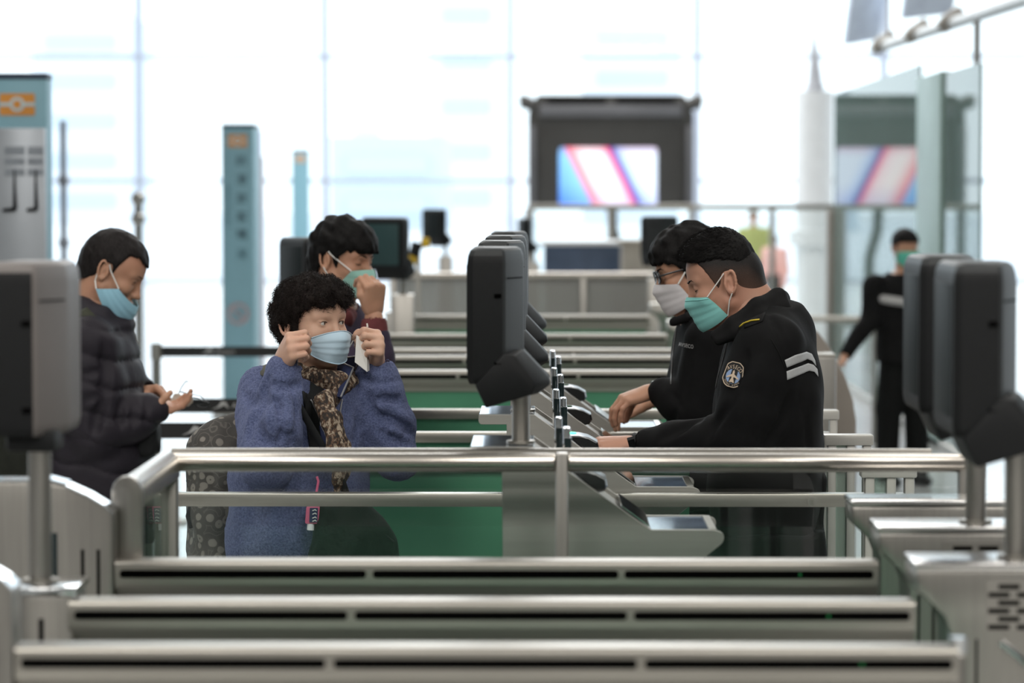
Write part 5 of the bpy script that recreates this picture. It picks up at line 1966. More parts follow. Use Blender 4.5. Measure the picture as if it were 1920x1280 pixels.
fl, frt = Vector((xx(1430), -.10, 0)), Vector((xx(1450), .11, 0))
body = [loft(fy, fx, [(a, b_, c, d * .86, e * .86) for a, b_, c, d, e in tor])] + chain([SH, EB, WR], (.05, .042, .028), .02) + chain([SH2, EB2, WR2], (.05, .042, .028), .02)
body += legs_prims(hip, fl, frt, (.085, .058, .042)) + necks
lo_, hi_ = bounds(HPA, .012)
lo_[2] = min(lo_[2], h.o.z - .18)
hi_[0] = max(hi_[0], nb.x + .06)
parts = [sculpt(body, .012), sculpt(HPA + necks, .0024, lo_, hi_), sculpt(handA, .0026), sculpt(handB, .0035)]
link('body', np_mesh('body', parts), SKIN_A, ar)
for s in (1, -1):
    brow(h, s, ar, .0, .0024, 'hair_black')
    closed_lid(h, s, ar)
# short hair faded at the sides
FADE, nt, b = newmat('faded_short_hair')
tc = N(nt, 'ShaderNodeTexCoord')
sx = N(nt, 'ShaderNodeSeparateXYZ')
nt.links.new(tc.outputs['Generated'], sx.inputs[0])
v_ = texco(nt)
nf = noise(nt, v_, 420, 2, .7)
hh = N(nt, 'ShaderNodeMath', operation='MULTIPLY_ADD')
hh.inputs[1].default_value = .16
nt.links.new(nf, hh.inputs[0])
xb_ = N(nt, 'ShaderNodeMapRange')
xb_.inputs[1].default_value, xb_.inputs[2].default_value = .70, 1.0
xb_.inputs[3].default_value, xb_.inputs[4].default_value = 0.0, .30
nt.links.new(sx.outputs[0], xb_.inputs[0])
za_ = N(nt, 'ShaderNodeMath', operation='ADD')
nt.links.new(sx.outputs[2], za_.inputs[0])
nt.links.new(xb_.outputs[0], za_.inputs[1])
nt.links.new(za_.outputs[0], hh.inputs[2])
nt.links.new(ramp(nt, hh.outputs[0], [(.12, (.16, .085, .060)), (.34, (.085, .048, .036)), (.55, (.040, .025, .020)), (.66, (.012, .010, .010)), (1, (.009, .008, .008))]), b.inputs['Base Color'])
b.inputs['Roughness'].default_value = .6
b.inputs['Specular IOR Level'].default_value = .3
bump(nt, b, noise(nt, texco(nt, (1, 1, .4)), 520, 2, .7), .5, .0015)


def fade_cut(x, y, z):
    a, b, c = h.local(x, y, z)
    sh = np.broadcast_shapes(a.shape, b.shape, c.shape)
    zl = np.interp(np.broadcast_to(a, sh), [-.14, -.095, -.06, -.034, -.022, -.006, .008, .020, .026, .046, .062, .072, .086, .12], [-.085, -.080, -.062, -.030, .012, .026, .020, -.014, -.014, .030, .058, .074, .080, .084]).astype(np.float32)
    return (zl + .0015 * np.sin(b * 400) - c) * .8


sides = [h.ell((-.0085, 0, .030), (.1035, .0815, .0935)), h.ell((.034, 0, .028), (.0680, .0712, .0800), .02), cone(h.p(-.055, 0, .0), h.p(-.062, 0, -.075), .056, .053, .03)]
v, q = sculpt(sides, .003, post=fade_cut, smooth=1)
link('hair_sides', np_mesh('hair_sides', [(v, q)]), FADE, ar)


def top_cut(x, y, z):
    a, b, c = h.local(x, y, z)
    sh = np.broadcast_shapes(a.shape, b.shape, c.shape)
    zl = np.interp(np.broadcast_to(a, sh), [-.14, -.10, -.05, 0, .04, .062, .074, .088, .095, .13], [.004, .014, .044, .062, .068, .066, .070, .076, .080, .086]).astype(np.float32)
    return (zl + .0020 * np.sin(a * 330 + b * 120) - c) * .8


topp = [h.ell((-.008, 0, .043), (.1045, .0818, .100)), h.ell((.036, 0, .054), (.074, .0715, .078), .02), h.ell((.074, 0, .084), (.034, .052, .030), .015)]
v, q = sculpt(topp, .003, disp=waves(51, 8, 160, 320, .0008), post=top_cut, smooth=1)
link('hair', np_mesh('hair', [(v, q)]), MATS['hair_black'], ar)
mb = MB()
sel = rng.choice(len(v), 5000)
cen = h.p(-.01, 0, .02)
for i in sel:
    p = Vector(v[i])
    nrm = (p - cen).normalized()
    d = (nrm * .30 + h.M @ Vector((.80, 0, .12)) + Vector(rng.normal(size=3)) * .16).normalized()
    ln = rng.uniform(.006, .012)
    mb.tube([ab + p - nrm * .002, ab + p + d * ln * .6, ab + p + d * ln + h.M @ Vector((.002, 0, -.001))], [.0006, .0005, .0002], 3)
q = mb.build('hair_strands', MATS['hair_black'], ar, smooth=True)
q['kind'] = 'stuff'
# black uniform jacket
UNI = cloth('black_uniform_cloth', (.0062, .0063, .0068), .8, 900, .2, .0006, .02, folds=.25, fscale=9, spec=.12)
COLLAR = cloth('black_collar_cloth', (.0085, .0085, .009), .8, 900, .2, .0006, .03, spec=.14)
jk = [loft(fy, fx, tor, .03)]
jk += [cone(L(1452, 628, -.10), L(1462, 622, .0), .070, .075, .04), cone(L(1462, 622, .0), L(1452, 626, .12), .075, .070, .04)]
jk += chain([SH, SH.lerp(EB, .35), SH.lerp(EB, .75), EB], (.088, .090, .084, .072), .016)
jk += chain([EB, EB.lerp(WR, .3), EB.lerp(WR, .7), WR + (EB - WR) * .06], (.066, .064, .054, .047), .018)
jk += chain([SH2, SH2.lerp(EB2, .5), EB2], (.088, .076, .066), .02) + chain([EB2, EB2.lerp(WR2, .5), WR2 + (EB2 - WR2) * .06], (.064, .056, .043), .018)
cut = [cone(WR + (EB - WR) * .10, WR + (WR - EB).normalized() * .09, .0265, .029, .003, 's'), cone(L(1420, 614, 0), L(1398, 560, 0), .060, .075, .012, 's')]
cr = [([(1346, 735), (1325, 742), (1308, 752), (1296, 768)], .012, 's'), ([(1330, 758), (1318, 772), (1312, 788)], .009, 's'), ([(1382, 740), (1360, 770), (1338, 800), (1322, 830)], .010, 's'),
      ([(1440, 585), (1462, 620), (1472, 650)], .006, 's'), ([(1400, 660), (1390, 700), (1372, 740)], .008, 's'), ([(1480, 740), (1470, 790), (1440, 835)], .012, 's'),
      ([(1300, 790), (1270, 806), (1240, 822)], .009, 's'), ([(1500, 740), (1512, 790), (1516, 835)], .008, 's')]
v, q = garment(jk + cut, .0062, ab, 7.4, waves(61, 7, 18, 45, .0042), cr, smooth=2)
jo = link('uniform_jacket', np_mesh('uniform_jacket', [(v, q)]), UNI, ar)
SJ = Surf(jo, ab, 7.4)
# hem skirt of the jacket and folded collar
TR = cloth('black_trouser_cloth', (.0060, .0066, .0066), .8, folds=.3, fscale=8, sheen=.02, spec=.12)
v, q = sculpt([loft(fy, fx, [(xx(1436), 0, .70, .20, .150), (xx(1437), 0, .80, .20, .150), (xx(1437), 0, .93, .195, .148)])] + [cone(L(1532, 985, -.05), L(1530, 900, -.05), .022, .03, .02)], .009, disp=waves(62, 5, 20, 40, .004))
link('jacket_skirt', np_mesh('jacket_skirt', [(v, q)]), UNI, ar)
cp = [cone(L(1340, 628, -.085), L(1375, 606, -.105), .012, .016, .015), cone(L(1375, 606, -.105), L(1420, 574, -.098), .016, .020, .015), cone(L(1420, 574, -.098), L(1458, 556, -.055), .020, .020, .015),
      cone(L(1458, 556, -.055), L(1464, 560, .05), .020, .020, .015), cone(L(1464, 560, .05), L(1410, 580, .098), .020, .018, .015), cone(L(1410, 580, .098), L(1345, 626, .07), .018, .012, .015),
      cone(L(1348, 640, -.100), L(1385, 624, -.122), .011, .014, .02), cone(L(1385, 624, -.122), L(1430, 596, -.118), .014, .018, .02), cone(L(1430, 596, -.118), L(1466, 578, -.07), .018, .018, .02), cone(L(1466, 578, -.07), L(1470, 580, .06), .018, .018, .02)]
v, q = sculpt(cp, .0045, smooth=2)
link('collar', np_mesh('collar', [(v, q)]), COLLAR, ar)
v, q = sculpt(legs_prims(hip, fl, frt, (.112, .085, .080), .82), .012)
link('trousers', np_mesh('trousers', [(v, q)]), TR, ar)
for f_ in (fl, frt):
    v, q = sculpt(shoe_prims(f_, fx), .009)
    link('shoe', np_mesh('shoe', [(v, q)]), BLACKP, ar)
# silver stripes, zip, shoulder tab
REFL = mat('silver_reflective_tape', (.42, .43, .44), .5, .1, .03, 200)
SJ.patch([(1470, 673), (1514, 657), (1533, 682), (1475, 690)], 'reflective_stripe', REFL, ar, 2, 2, .0, .001).hide_render = False
for o_ in [c for c in children_of(ar) if c.name.startswith('reflective_stripe')]:
    bpy.data.objects.remove(o_)


def stripe(top, bot, nm, m, off=.0025):
    """ribbon between two pixel polylines laid on the cloth"""
    n = 26

    def samp(pl, t):
        x = t * (len(pl) - 1)
        i = min(int(x), len(pl) - 2)
        return Vector(pl[i]).lerp(Vector(pl[i + 1]), x - i)
    mb = MB()
    mb.grid(lambda u, w_: SJ.hit(*samp(top, u).lerp(samp(bot, u), w_), off), n, 4)
    return mb.build(nm, m, ar, smooth=True, solid=.0012, angle=180)


stripe([(1470, 675), (1490, 665), (1510, 659), (1520, 664), (1526, 676)], [(1474, 689), (1492, 681), (1512, 673), (1521, 677), (1528, 686)], 'reflective_stripe', REFL)
stripe([(1474, 696), (1492, 689), (1514, 681), (1524, 684), (1531, 692)], [(1475, 712), (1494, 704), (1516, 695), (1526, 697), (1533, 706)], 'reflective_stripe', REFL)
SJ.line([(1348, 622), (1347, 650), (1341, 690), (1334, 726)], 'zip', mat('dark_zip_teeth', (.12, .12, .12), .4, .6), ar, .0018, .0015)
SJ.patch([(1400, 602), (1436, 586), (1430, 603), (1396, 616)], 'shoulder_tab', COLLAR, ar, 8, 4, .003, .003)
SJ.line([(1389, 616), (1397, 609), (1410, 604), (1425, 602)], 'yellow_piping', mat('yellow_piping_cord', (.62, .47, .04), .6), ar, .0021, .0055)
SJ.line([(1446, 636), (1460, 660), (1472, 690)], 'sleeve_seam', COLLAR, ar, .0014, .0006)
# sleeve badge: shield with lettering and aeroplane, laid on the sleeve
bc = Vector((1376, 702))
ang = math.radians(14)                                   # leans with the arm
exu = Vector((math.cos(ang), math.sin(ang)))
eyu = Vector((math.sin(ang), -math.cos(ang)))
TAN_ = mat('tan_embroidery', (.62, .50, .38), .7, 0, .05, 400)
BLUE_ = mat('pale_blue_embroidery', (.25, .36, .58), .7, 0, .05, 400)
BADGEK = mat('black_badge_cloth', (.012, .012, .013), .8)


def hitb(u, w_):
    q = bc + exu * (u * 20.5) + eyu * (w_ * 24.5)
    return SJ.hit(q.x, q.y, 0)


bC = (hitb(0, 0) * 2 + hitb(.5, 0) + hitb(-.5, 0) + hitb(0, .6) + hitb(0, -.6)) / 6
vwd = (bC - Vector((0, 0, CAM_H))).normalized()
bN = ((hitb(.6, 0) - hitb(-.6, 0)).cross(hitb(0, .6) - hitb(0, -.6))).normalized()
if bN.dot(vwd) > 0:
    bN = -bN
bN = (bN * .5 - vwd).normalized()


def inplane(px, py):
    o_ = Vector((0, 0, CAM_H))
    d_ = (P(px, py, 7.4) - o_).normalized()
    return o_ + d_ * ((bC - o_).dot(bN) / d_.dot(bN))


q0, q1, q2 = inplane(*bc), inplane(*(bc + exu * 20.5)), inplane(*(bc + eyu * 24.5))
bU, bV = q1 - q0, q2 - q0


def bpt(u, w_, off):
    return q0 + bU * u + bV * w_ + bN * (off + .002 - .004 * u * u)


def bpoly(poly, nm, m, off, par, hole=None):
    mb = MB()
    if hole is None:
        cx = sum(a for a, c in poly) / len(poly)
        cy = sum(c for a, c in poly) / len(poly)
        vs = [bpt(cx, cy, off)] + [bpt(a, c, off) for a, c in poly]
        mb.add(vs, [(0, i + 1, (i + 1) % len(poly) + 1) for i in range(len(poly))])
    else:
        n = len(poly)
        mb.add([bpt(a, c, off) for a, c in poly] + [bpt(a, c, off) for a, c in hole], [(i, (i + 1) % n, n + (i + 1) % n, n + i) for i in range(n)])
    return mb.build(nm, m, par, solid=.0006)


shield = rounded([(-.76, .72), (-.38, .97), (.38, .97), (.76, .72), (.96, -.45), (.66, -.84), (.30, -1.0), (-.30, -1.0), (-.66, -.84), (-.96, -.45)], .10, 3)
bd = bpoly(shield, 'badge', BADGEK, .004, ar)
bpoly(shield, 'badge_border', TAN_, .0052, bd, [(a * .925, c * .94) for a, c in shield])
circ = lambda r, cy: [(r * math.cos(t), cy + r * .86 * math.sin(t)) for t in np.linspace(0, 2 * PI, 32, endpoint=False)]
bpoly(circ(.66, -.16), 'badge_disc', BLUE_, .0052, bd)
bpoly([(-.20, .40), (.36, .40), (.30, -.70), (-.30, -.70)], 'badge_runway', BADGEK, .0060, bd)
plane = [(0, .36), (.09, .22), (.10, .02), (.56, -.24), (.56, -.34), (.10, -.18), (.07, -.46), (.22, -.58), (.22, -.66), (0, -.60), (-.22, -.66), (-.22, -.58), (-.07, -.46), (-.10, -.18), (-.56, -.34), (-.56, -.24), (-.10, .02), (-.09, .22)]
mb = MB()
mb.add([bpt(a, c, .0068) for a, c in plane] + [bpt(0, -.1, .0068)], [(i, (i + 1) % 18, 18) for i in range(18)])
mb.build('badge_aeroplane', TAN_, bd)


def arc_text(sv, size, r, cy, a0, a1, nm, flip=1, sx_=1.0):
    for i, ch in enumerate(sv):
        if ch == ' ':
            continue
        t = a0 + (a1 - a0) * i / (len(sv) - 1)
        me = text_mesh(ch, size)
        me.transform(Matrix.Scale(sx_, 4, (1, 0, 0)))
        ct, st_ = math.cos(t), math.sin(t)
        rot = t - PI / 2 if flip > 0 else t + PI / 2
        vs = []
        for v_ in me.vertices:
            a, c = v_.co.x, v_.co.y
            vs.append(bpt(r * ct + a * math.cos(rot) - c * math.sin(rot), cy + r * .95 * st_ + a * math.sin(rot) + c * math.cos(rot), .0062))
        mb = MB()
        mb.add(vs, [tuple(p.vertices) for p in me.polygons])
        mb.build(nm, TAN_, bd)


arc_text('AVSECO', .42, .92, -.30, math.radians(128), math.radians(52), 'badge_letter', 1, .85)
arc_text('HONG KONG', .20, .79, -.10, math.radians(218), math.radians(322), 'badge_letter', -1, .9)
# mask, loops, wrist watch
mo, G = mask_mesh(h, HPA + necks, -.018, -.120, .86, -.028, -.090, .005, m=MASK_TEAL, parent=ar, name='face_mask', cx=.0, phi1=1.30)
nv_, nu_ = G.shape[0] - 1, G.shape[1] - 1
for iu, s in ((0, -1), (nu_, 1)):
    for iv, e in ((0, [(.012, s * .082, .012), (.0, s * .086, .022)]), (nv_, [(.004, s * .083, -.052), (-.012, s * .089, -.030)])):
        MB().tube([ab + Vector(G[iv, iu]), ab + h.p(*e[0]), ab + h.p(*e[1])], .0016, 7).build('ear_loop', LOOP, mo, smooth=True)
MB().tube([ab + Vector(G[2, i]) + fwd * .0008 for i in range(nu_ + 1)], .0010, 6).build('top_seam', MASK_TEAL, mo, smooth=True)
o = thing('wrist_watch', tuple(ab + L(1183, 832, -.07)), 'black rectangular smart watch on the badged officer\'s wrist', 'watch')
M_ = Matrix.Translation(ab + L(1184, 829, -.085)) @ Matrix.Rotation(-.28, 4, 'Y') @ Matrix.Rotation(-.7, 4, 'X')
bm = bmesh.new()
bmesh.ops.create_cube(bm, size=1, matrix=M_ @ Matrix.Diagonal((.017, .034, .008, 1)))
me = bpy.data.meshes.new('watch_case')
bm.transform(Matrix.Translation(-Vector(o.location)))
bm.to_mesh(me)
bm.free()
link('watch_case', me, BLACKP, o)
bm = bmesh.new()
bmesh.ops.create_cube(bm, size=1, matrix=Matrix.Translation(-Vector(o.location)) @ M_ @ Matrix.Translation((0, 0, .005)) @ Matrix.Diagonal((.014, .030, .003, 1)))
me = bpy.data.meshes.new('watch_glass')
bm.to_mesh(me)
bm.free()
link('watch_glass', me, mat('grey_watch_glass', (.20, .20, .20), .2), o)
ring = [ab + L(1190, 834, -.03) + Vector((.0, .031 * math.cos(t), .026 * math.sin(t))) for t in np.linspace(0, 2 * PI, 20, endpoint=False)]
MB().tube(ring, .006, 8, True, 1.0).build('watch_strap', BLACKP, o, smooth=True)
# ---------------------------------------------------------------- the second officer pressing a passport
r2, b2, L = place('person', 'officer with glasses and white mask pressing a passport, half hidden behind the badged officer', 1335, 8.38)
pt = math.radians(14)
fwd = Vector((-math.cos(pt), -.10, -math.sin(pt)))
h = HF(L(1293, 505), fwd, (-math.sin(pt), 0, math.cos(pt)), .97, .93)
HP = head_prims(h, .0016, 1.0)
nb = L(1322, 592, 0)
necks = [cone(h.p(-.026, 0, -.04), nb, .055, .062, .03), cone(h.p(.012, 0, -.075), L(1306, 592), .034, .04, .03)]
hand = HF(L(1222, 732, -.07), (-.93, -.20, -.30), (-.30, -.25, .92), .98)
hA, tA = hand_prims(hand, 'L', [(38, 34, 20), (34, 36, 20), (30, 36, 20), (26, 34, 20)], .07, [(.052, .048, -.030), (.072, .046, -.055), (.086, .040, -.074)])
xx = lambda px: L(px, 700).x
fy, fx = Vector((0, 1, 0)), Vector((-1, 0, 0))
SH, EB, WR = L(1335, 640, -.16), L(1312, 775, -.17), L(1236, 732, -.08)
SH2, EB2, WR2 = L(1340, 640, .17), L(1320, 775, .20), L(1245, 745, .16)
h2 = HF(L(1232, 745, .15), (-.95, .05, -.25), (-.25, 0, .95), .98)
hB, tB = hand_prims(h2, 'R', [(30, 30, 20)] * 4, .05)
tor = [(xx(1338), 0, .88, .175, .13), (xx(1338), 0, 1.05, .19, .135), (xx(1336), 0, 1.22, .20, .13), (xx(1336), 0, 1.35, .195, .11), (xx(1332), 0, 1.42, .15, .085), (xx(1324), 0, 1.46, .08, .07)]
hip = (xx(1338), 0, .88)
fl, frt = Vector((xx(1332), -.10, 0)), Vector((xx(1346), .11, 0))
body = [loft(fy, fx, [(a, b_, c, d * .86, e * .86) for a, b_, c, d, e in tor])] + chain([SH, EB, WR], (.045, .038, .027), .02) + chain([SH2, EB2, WR2], (.045, .038, .027), .02) + legs_prims(hip, fl, frt, (.08, .055, .04)) + necks
lo_, hi_ = bounds(HP, .012)
lo_[2] = min(lo_[2], h.o.z - .17)
link('body', np_mesh('body', [sculpt(body, .013), sculpt(HP + necks, .003, lo_, hi_), sculpt(hA, .0028), sculpt(hB, .004)]), SKIN_B, r2)
for s in (1, -1):
    brow(h, s, r2, 0, .0026, 'hair_black')


def cutz(h, xs, zs, wob=.003, f=230):
    def fn(x, y, z):
        a, b, c = h.local(x, y, z)
        sh = np.broadcast_shapes(a.shape, b.shape, c.shape)
        zl = np.interp(np.broadcast_to(a, sh), xs, zs).astype(np.float32)
        return (zl + wob * np.sin(b * f + 2 * np.sin(a * 90)) - c) * .8
    return fn


hairp = [h.ell((-.010, 0, .036), (.112, .090, .102)), h.ell((.036, 0, .050), (.080, .080, .074), .02), cone(h.p(-.05, 0, .0), h.p(-.055, 0, -.06), .062, .056, .03)]
v, q = sculpt(hairp, .004, disp=waves(71, 10, 60, 170, .0042), post=cutz(h, [-.14, -.09, -.05, -.03, -.01, .008, .022, .034, .06, .085, .13], [-.085, -.08, -.06, -.02, .0, -.005, -.030, .010, .030, .036, .040], .006))
link('hair', np_mesh('hair', [(v, q)]), MATS['hair_black'], r2)
jk = [loft(fy, fx, tor, .03)] + chain([SH, EB], (.082, .066), .02) + chain([EB, EB.lerp(WR, .5), WR + (EB - WR) * .10], (.064, .056, .045), .018)
jk += chain([SH2, EB2], (.082, .066), .02) + chain([EB2, EB2.lerp(WR2, .5), WR2 + (EB2 - WR2) * .10], (.064, .056, .045), .018)
cr = [([(1268, 768), (1262, 785), (1258, 800)], .010, 's'), ([(1255, 735), (1268, 748), (1280, 765)], .008, 's'), ([(1300, 640), (1290, 690), (1282, 740)], .008, 's')]
v, q = garment(jk + [cone(L(1318, 600), L(1300, 545), .058, .07, .01, 's')], .0075, b2, 8.38, waves(72, 7, 20, 48, .004), cr, smooth=2)
jo = link('uniform_jacket', np_mesh('uniform_jacket', [(v, q)]), UNI, r2)
cp = [cone(L(1262, 604, -.06), L(1292, 594, -.09), .013, .014, .01), cone(L(1292, 594, -.09), L(1335, 575, -.07), .014, .016, .01), cone(L(1335, 575, -.07), L(1340, 575, .06), .016, .016, .01), cone(L(1340, 575, .06), L(1265, 600, .05), .016, .012, .01)]
v, q = sculpt(cp, .006, smooth=2)
link('collar', np_mesh('collar', [(v, q)]), COLLAR, r2)
v, q = sculpt(legs_prims(hip, fl, frt, (.105, .08, .075), .82), .013)
link('trousers', np_mesh('trousers', [(v, q)]), TR, r2)
for f_ in (fl, frt):
    v, q = sculpt(shoe_prims(f_, fx), .01)
    link('shoe', np_mesh('shoe', [(v, q)]), BLACKP, r2)
S2 = Surf(jo, b2, 8.38)
me = text_mesh('AVSECO', 1.0)
mb = MB()
mb.add([S2.hit(1288 + v_.co.x * 7.4, 648 - v_.co.y * 10 + v_.co.x * 1.2, .003) for v_ in me.vertices], [tuple(p.vertices) for p in me.polygons])
mb.build('chest_lettering', mat('silver_thread', (.36, .36, .36), .6), r2)
S2.line([(1268, 618), (1262, 660), (1258, 720)], 'zip', MATS['dark_zip_teeth'], r2, .002, .001)
mo, G = mask_mesh(h, HP + necks, -.018, -.120, .92, -.030, -.090, .006, m=MASK_WHITE, parent=r2, cx=.0, phi1=1.25, nu=28, nv=18)
nv_, nu_ = G.shape[0] - 1, G.shape[1] - 1
for iu, s in ((0, -1), (nu_, 1)):
    for iv, e in ((0, [(.012, s * .082, .014), (.0, s * .088, .022)]), (nv_, [(.002, s * .080, -.05), (-.012, s * .086, -.03)])):
        MB().tube([b2 + Vector(G[iv, iu]), b2 + h.p(*e[0]), b2 + h.p(*e[1])], .0026, 6).build('ear_loop', LOOP, mo, smooth=True)
o = thing('eyeglasses', tuple(b2 + h.p(.10, 0, .0)), 'black framed glasses on the second officer\'s face', 'glasses')
FRM = mat('black_spectacle_frame', (.008, .008, .009), .3)
for s in (1, -1):
    pl = [(.108 - .004 * abs(c), s * (.033 + .024 * math.cos(t)), .0 + .017 * math.sin(t)) for t in np.linspace(0, 2 * PI, 22, endpoint=False) for c in (math.cos(t),)]
    MB().tube([b2 + h.p(*q) for q in pl], .0028, 6, True).build('rim', FRM, o, smooth=True)
    MB().tube([b2 + h.p(.104, s * .056, .004), b2 + h.p(.08, s * .074, .006), b2 + h.p(.0, s * .084, .008)], .003, 6).build('temple_arm', FRM, o, smooth=True)
    MB().add([b2 + h.p(.107, s * .033, .0)] + [b2 + h.p(*q) for q in pl], [(0, i + 1, (i + 1) % 22 + 1) for i in range(22)]).build('lens', glass('spectacle_lens', (.8, .82, .82), .8), o)
MB().tube([b2 + h.p(.108, .010, .003), b2 + h.p(.1105, 0, .005), b2 + h.p(.108, -.010, .003)], .0025, 6).build('bridge', FRM, o, smooth=True)
# passport under the fingers, silver bracelet
kz = CAM_H - 627 / 916
o = thing('passport', (.27, 8.0, kz + .004), 'open passport with pink page lying on a counter tray under pressing fingers', 'passport')
zt = kz + .0015
MB().box(.225, .335, 7.90, 8.06, zt, zt + .008).build('cover', mat('dark_passport_cover', (.03, .02, .022), .6), o, .001)
MB().box(.228, .332, 7.903, 8.057, zt + .008, zt + .012).build('page', mat('pale_pink_page', (.62, .38, .34), .6, 0, .1, 40), o)
o = thing('bracelet', tuple(b2 + L(1224, 736, -.07)), 'thin silver bracelet on the wrist pressing the passport', 'bracelet')
ctr = hand.p(-.012, 0, -.002)
MB().tube([b2 + ctr + hand.M @ Vector((0, .030 * math.cos(t), .0235 * math.sin(t))) for t in np.linspace(0, 2 * PI, 22, endpoint=False)], .003, 7, True).build('chain', CHROME, o, smooth=True)
MB().tube([b2 + ctr + hand.M @ Vector((-.004, .002, .025)), b2 + ctr + hand.M @ Vector((.004, .002, .025))], .005, 8).build('clasp', CHROME, o, smooth=True)

# ---------------------------------------------------------------- the man in the padded jacket, looking at spectacles in his hands
r3, b3, L = place('person', 'man with sky blue mask under his nose and dark padded jacket, holding spectacles', 205, 9.1)
pt = math.radians(26)
fwd = Vector((math.cos(pt), -.06, -math.sin(pt)))
h = HF(L(211, 507), fwd, (math.sin(pt), 0, math.cos(pt)), .97, .96)
HP = head_prims(h, .0009, 1.0)
nb = L(172, 592, 0)
necks = [cone(h.p(-.028, 0, -.04), nb, .054, .064, .03), cone(h.p(.008, 0, -.078), L(196, 596), .034, .044, .03), cone(h.p(-.06, 0, -.01), L(166, 580), .035, .05, .03)]
xx = lambda px: L(px, 700).x
fx = Vector((1, 0, 0))
SH, EB, WR = L(165, 652, -.17), L(182, 806, -.19), L(298, 762, -.11)
SH2, EB2, WR2 = L(172, 650, .17), L(200, 800, .20), L(282, 738, .03)
hA_ = HF(L(268, 764, -.115), (.96, .22, -.02), (-.05, .25, -.96), .98)
hA, tA = hand_prims(hA_, 'R', [(24, 26, 16), (28, 30, 18), (22, 26, 14), (16, 20, 12)], .02, [(.044, .042, -.024), (.064, .036, -.046), (.080, .026, -.058)])
hB_ = HF(L(256, 738, .03), (.93, -.30, .12), (.05, .45, .89), .98)
hB, tB = hand_prims(hB_, 'L', [(44, 50, 28), (48, 54, 30), (50, 58, 30), (50, 60, 30)], .03, [(.050, .040, -.026), (.074, .034, -.044), (.090, .022, -.056)])
tor = [(xx(190), 0, .70, .215, .165), (xx(188), 0, .90, .215, .165), (xx(186), 0, 1.10, .21, .155), (xx(178), 0, 1.28, .20, .135), (xx(172), 0, 1.37, .165, .105), (xx(172), 0, 1.42, .09, .08)]
hip = (xx(190), 0, .86)
fl, frt = Vector((xx(196), .10, 0)), Vector((xx(180), -.10, 0))
body = [loft(fy, fx, [(a, b_, c, d * .82, e * .82) for a, b_, c, d, e in tor])] + chain([SH, EB, WR], (.045, .038, .027), .02) + chain([SH2, EB2, WR2], (.045, .038, .027), .02) + legs_prims(hip, fl, frt, (.08, .055, .04)) + necks
lo_, hi_ = bounds(HP, .012)
lo_[2] = min(lo_[2], h.o.z - .17)
link('body', np_mesh('body', [sculpt(body, .013), sculpt(HP + necks, .0028, lo_, hi_), sculpt(hA, .0028), sculpt(hB, .0028)]), SKIN_B, r3)
for s in (1, -1):
    brow(h, s, r3, 0, .0018, 'hair_black')
    lash(h, s, r3, .0006, -.0016, .0008)
    lathe_eye(h, s, r3, look=(0, -.5))
hairp = [h.ell((-.012, 0, .034), (.108, .086, .098)), h.ell((.034, 0, .036), (.072, .076, .078), .02), cone(h.p(-.05, 0, .0), h.p(-.06, 0, -.055), .060, .054, .03)]
v, q = sculpt(hairp, .0036, disp=waves(81, 8, 120, 260, .0012), post=cutz(h, [-.14, -.09, -.06, -.034, -.022, -.006, .008, .018, .026, .045, .062, .080, .09, .105, .13], [-.075, -.070, -.058, -.03, .016, .028, .022, -.008, .026, .070, .076, .074, .062, .056, .06], .003))
link('hair', np_mesh('hair', [(v, q)]), MATS['hair_soft_black'], r3)
PUFF = cloth('dark_plum_padded_nylon', (.023, .020, .027), .62, 60, .2, .003, .03, folds=.12, fscale=22, spec=.2, var=.01)
wv = waves(82, 7, 25, 60, .0026)


def quilt(x, y, z):
    return wv(x, y, z) + .011 * (1 - np.abs(np.sin((z + .2 * x + .006 * np.sin(x * 40)) * PI / .085))) ** 3 - .002


jk = [loft(fy, fx, tor, .03)] + chain([SH, SH.lerp(EB, .5), EB], (.098, .092, .080), .03) + chain([EB, EB.lerp(WR, .5), WR + (EB - WR) * .12], (.078, .072, .056), .022)
jk += chain([SH2, EB2], (.096, .078), .03) + chain([EB2, EB2.lerp(WR2, .5), WR2 + (EB2 - WR2) * .12], (.076, .068, .054), .022)
jk += [cone(L(133, 556, 0), L(150, 600, 0), .030, .05, .04), cone(L(150, 590, 0), L(215, 612, 0), .075, .060, .03), ] + chain([L(a_, c_, d_) for a_, c_, d_ in ((146, 564, 0), (158, 578, -.065), (188, 597, -.085), (214, 620, -.045), (220, 626, 0), (214, 620, .05), (182, 594, .09), (155, 574, .065), (146, 564, 0))], [.028, .031, .033, .030, .028, .030, .032, .030, .028], .015)
cr = [([(200, 745), (190, 765), (180, 790), (176, 812)], .012, 's'), ([(228, 752), (225, 775), (228, 800)], .009, 's'), ([(250, 755), (252, 775), (250, 800)], .009, 's'),
      ([(195, 640), (200, 690), (198, 735)], .012, 's'), ([(130, 690), (160, 700), (192, 694)], .008, 's'), ([(128, 745), (150, 752), (186, 742)], .008, 's'), ([(270, 745), (276, 765), (274, 790)], .008, 's')]
cut = [cone(L(180, 600), L(206, 548), .058, .078, .012, 's'), cone(WR + (EB - WR) * .14, WR + (WR - EB).normalized() * .09, .032, .036, .004, 's'), cone(WR2 + (EB2 - WR2) * .14, WR2 + (WR2 - EB2).normalized() * .09, .032, .036, .004, 's')]
v, q = garment(jk + cut, .0075, b3, 9.1, quilt, cr, smooth=2)
link('padded_jacket', np_mesh('padded_jacket', [(v, q)]), PUFF, r3)
v, q = sculpt(legs_prims(hip, fl, frt, (.10, .08, .07), .78), .013)
link('trousers', np_mesh('trousers', [(v, q)]), TRW, r3)
for f_ in (fl, frt):
    v, q = sculpt(shoe_prims(f_, fx), .01)
    link('shoe', np_mesh('shoe', [(v, q)]), BLACKP, r3)
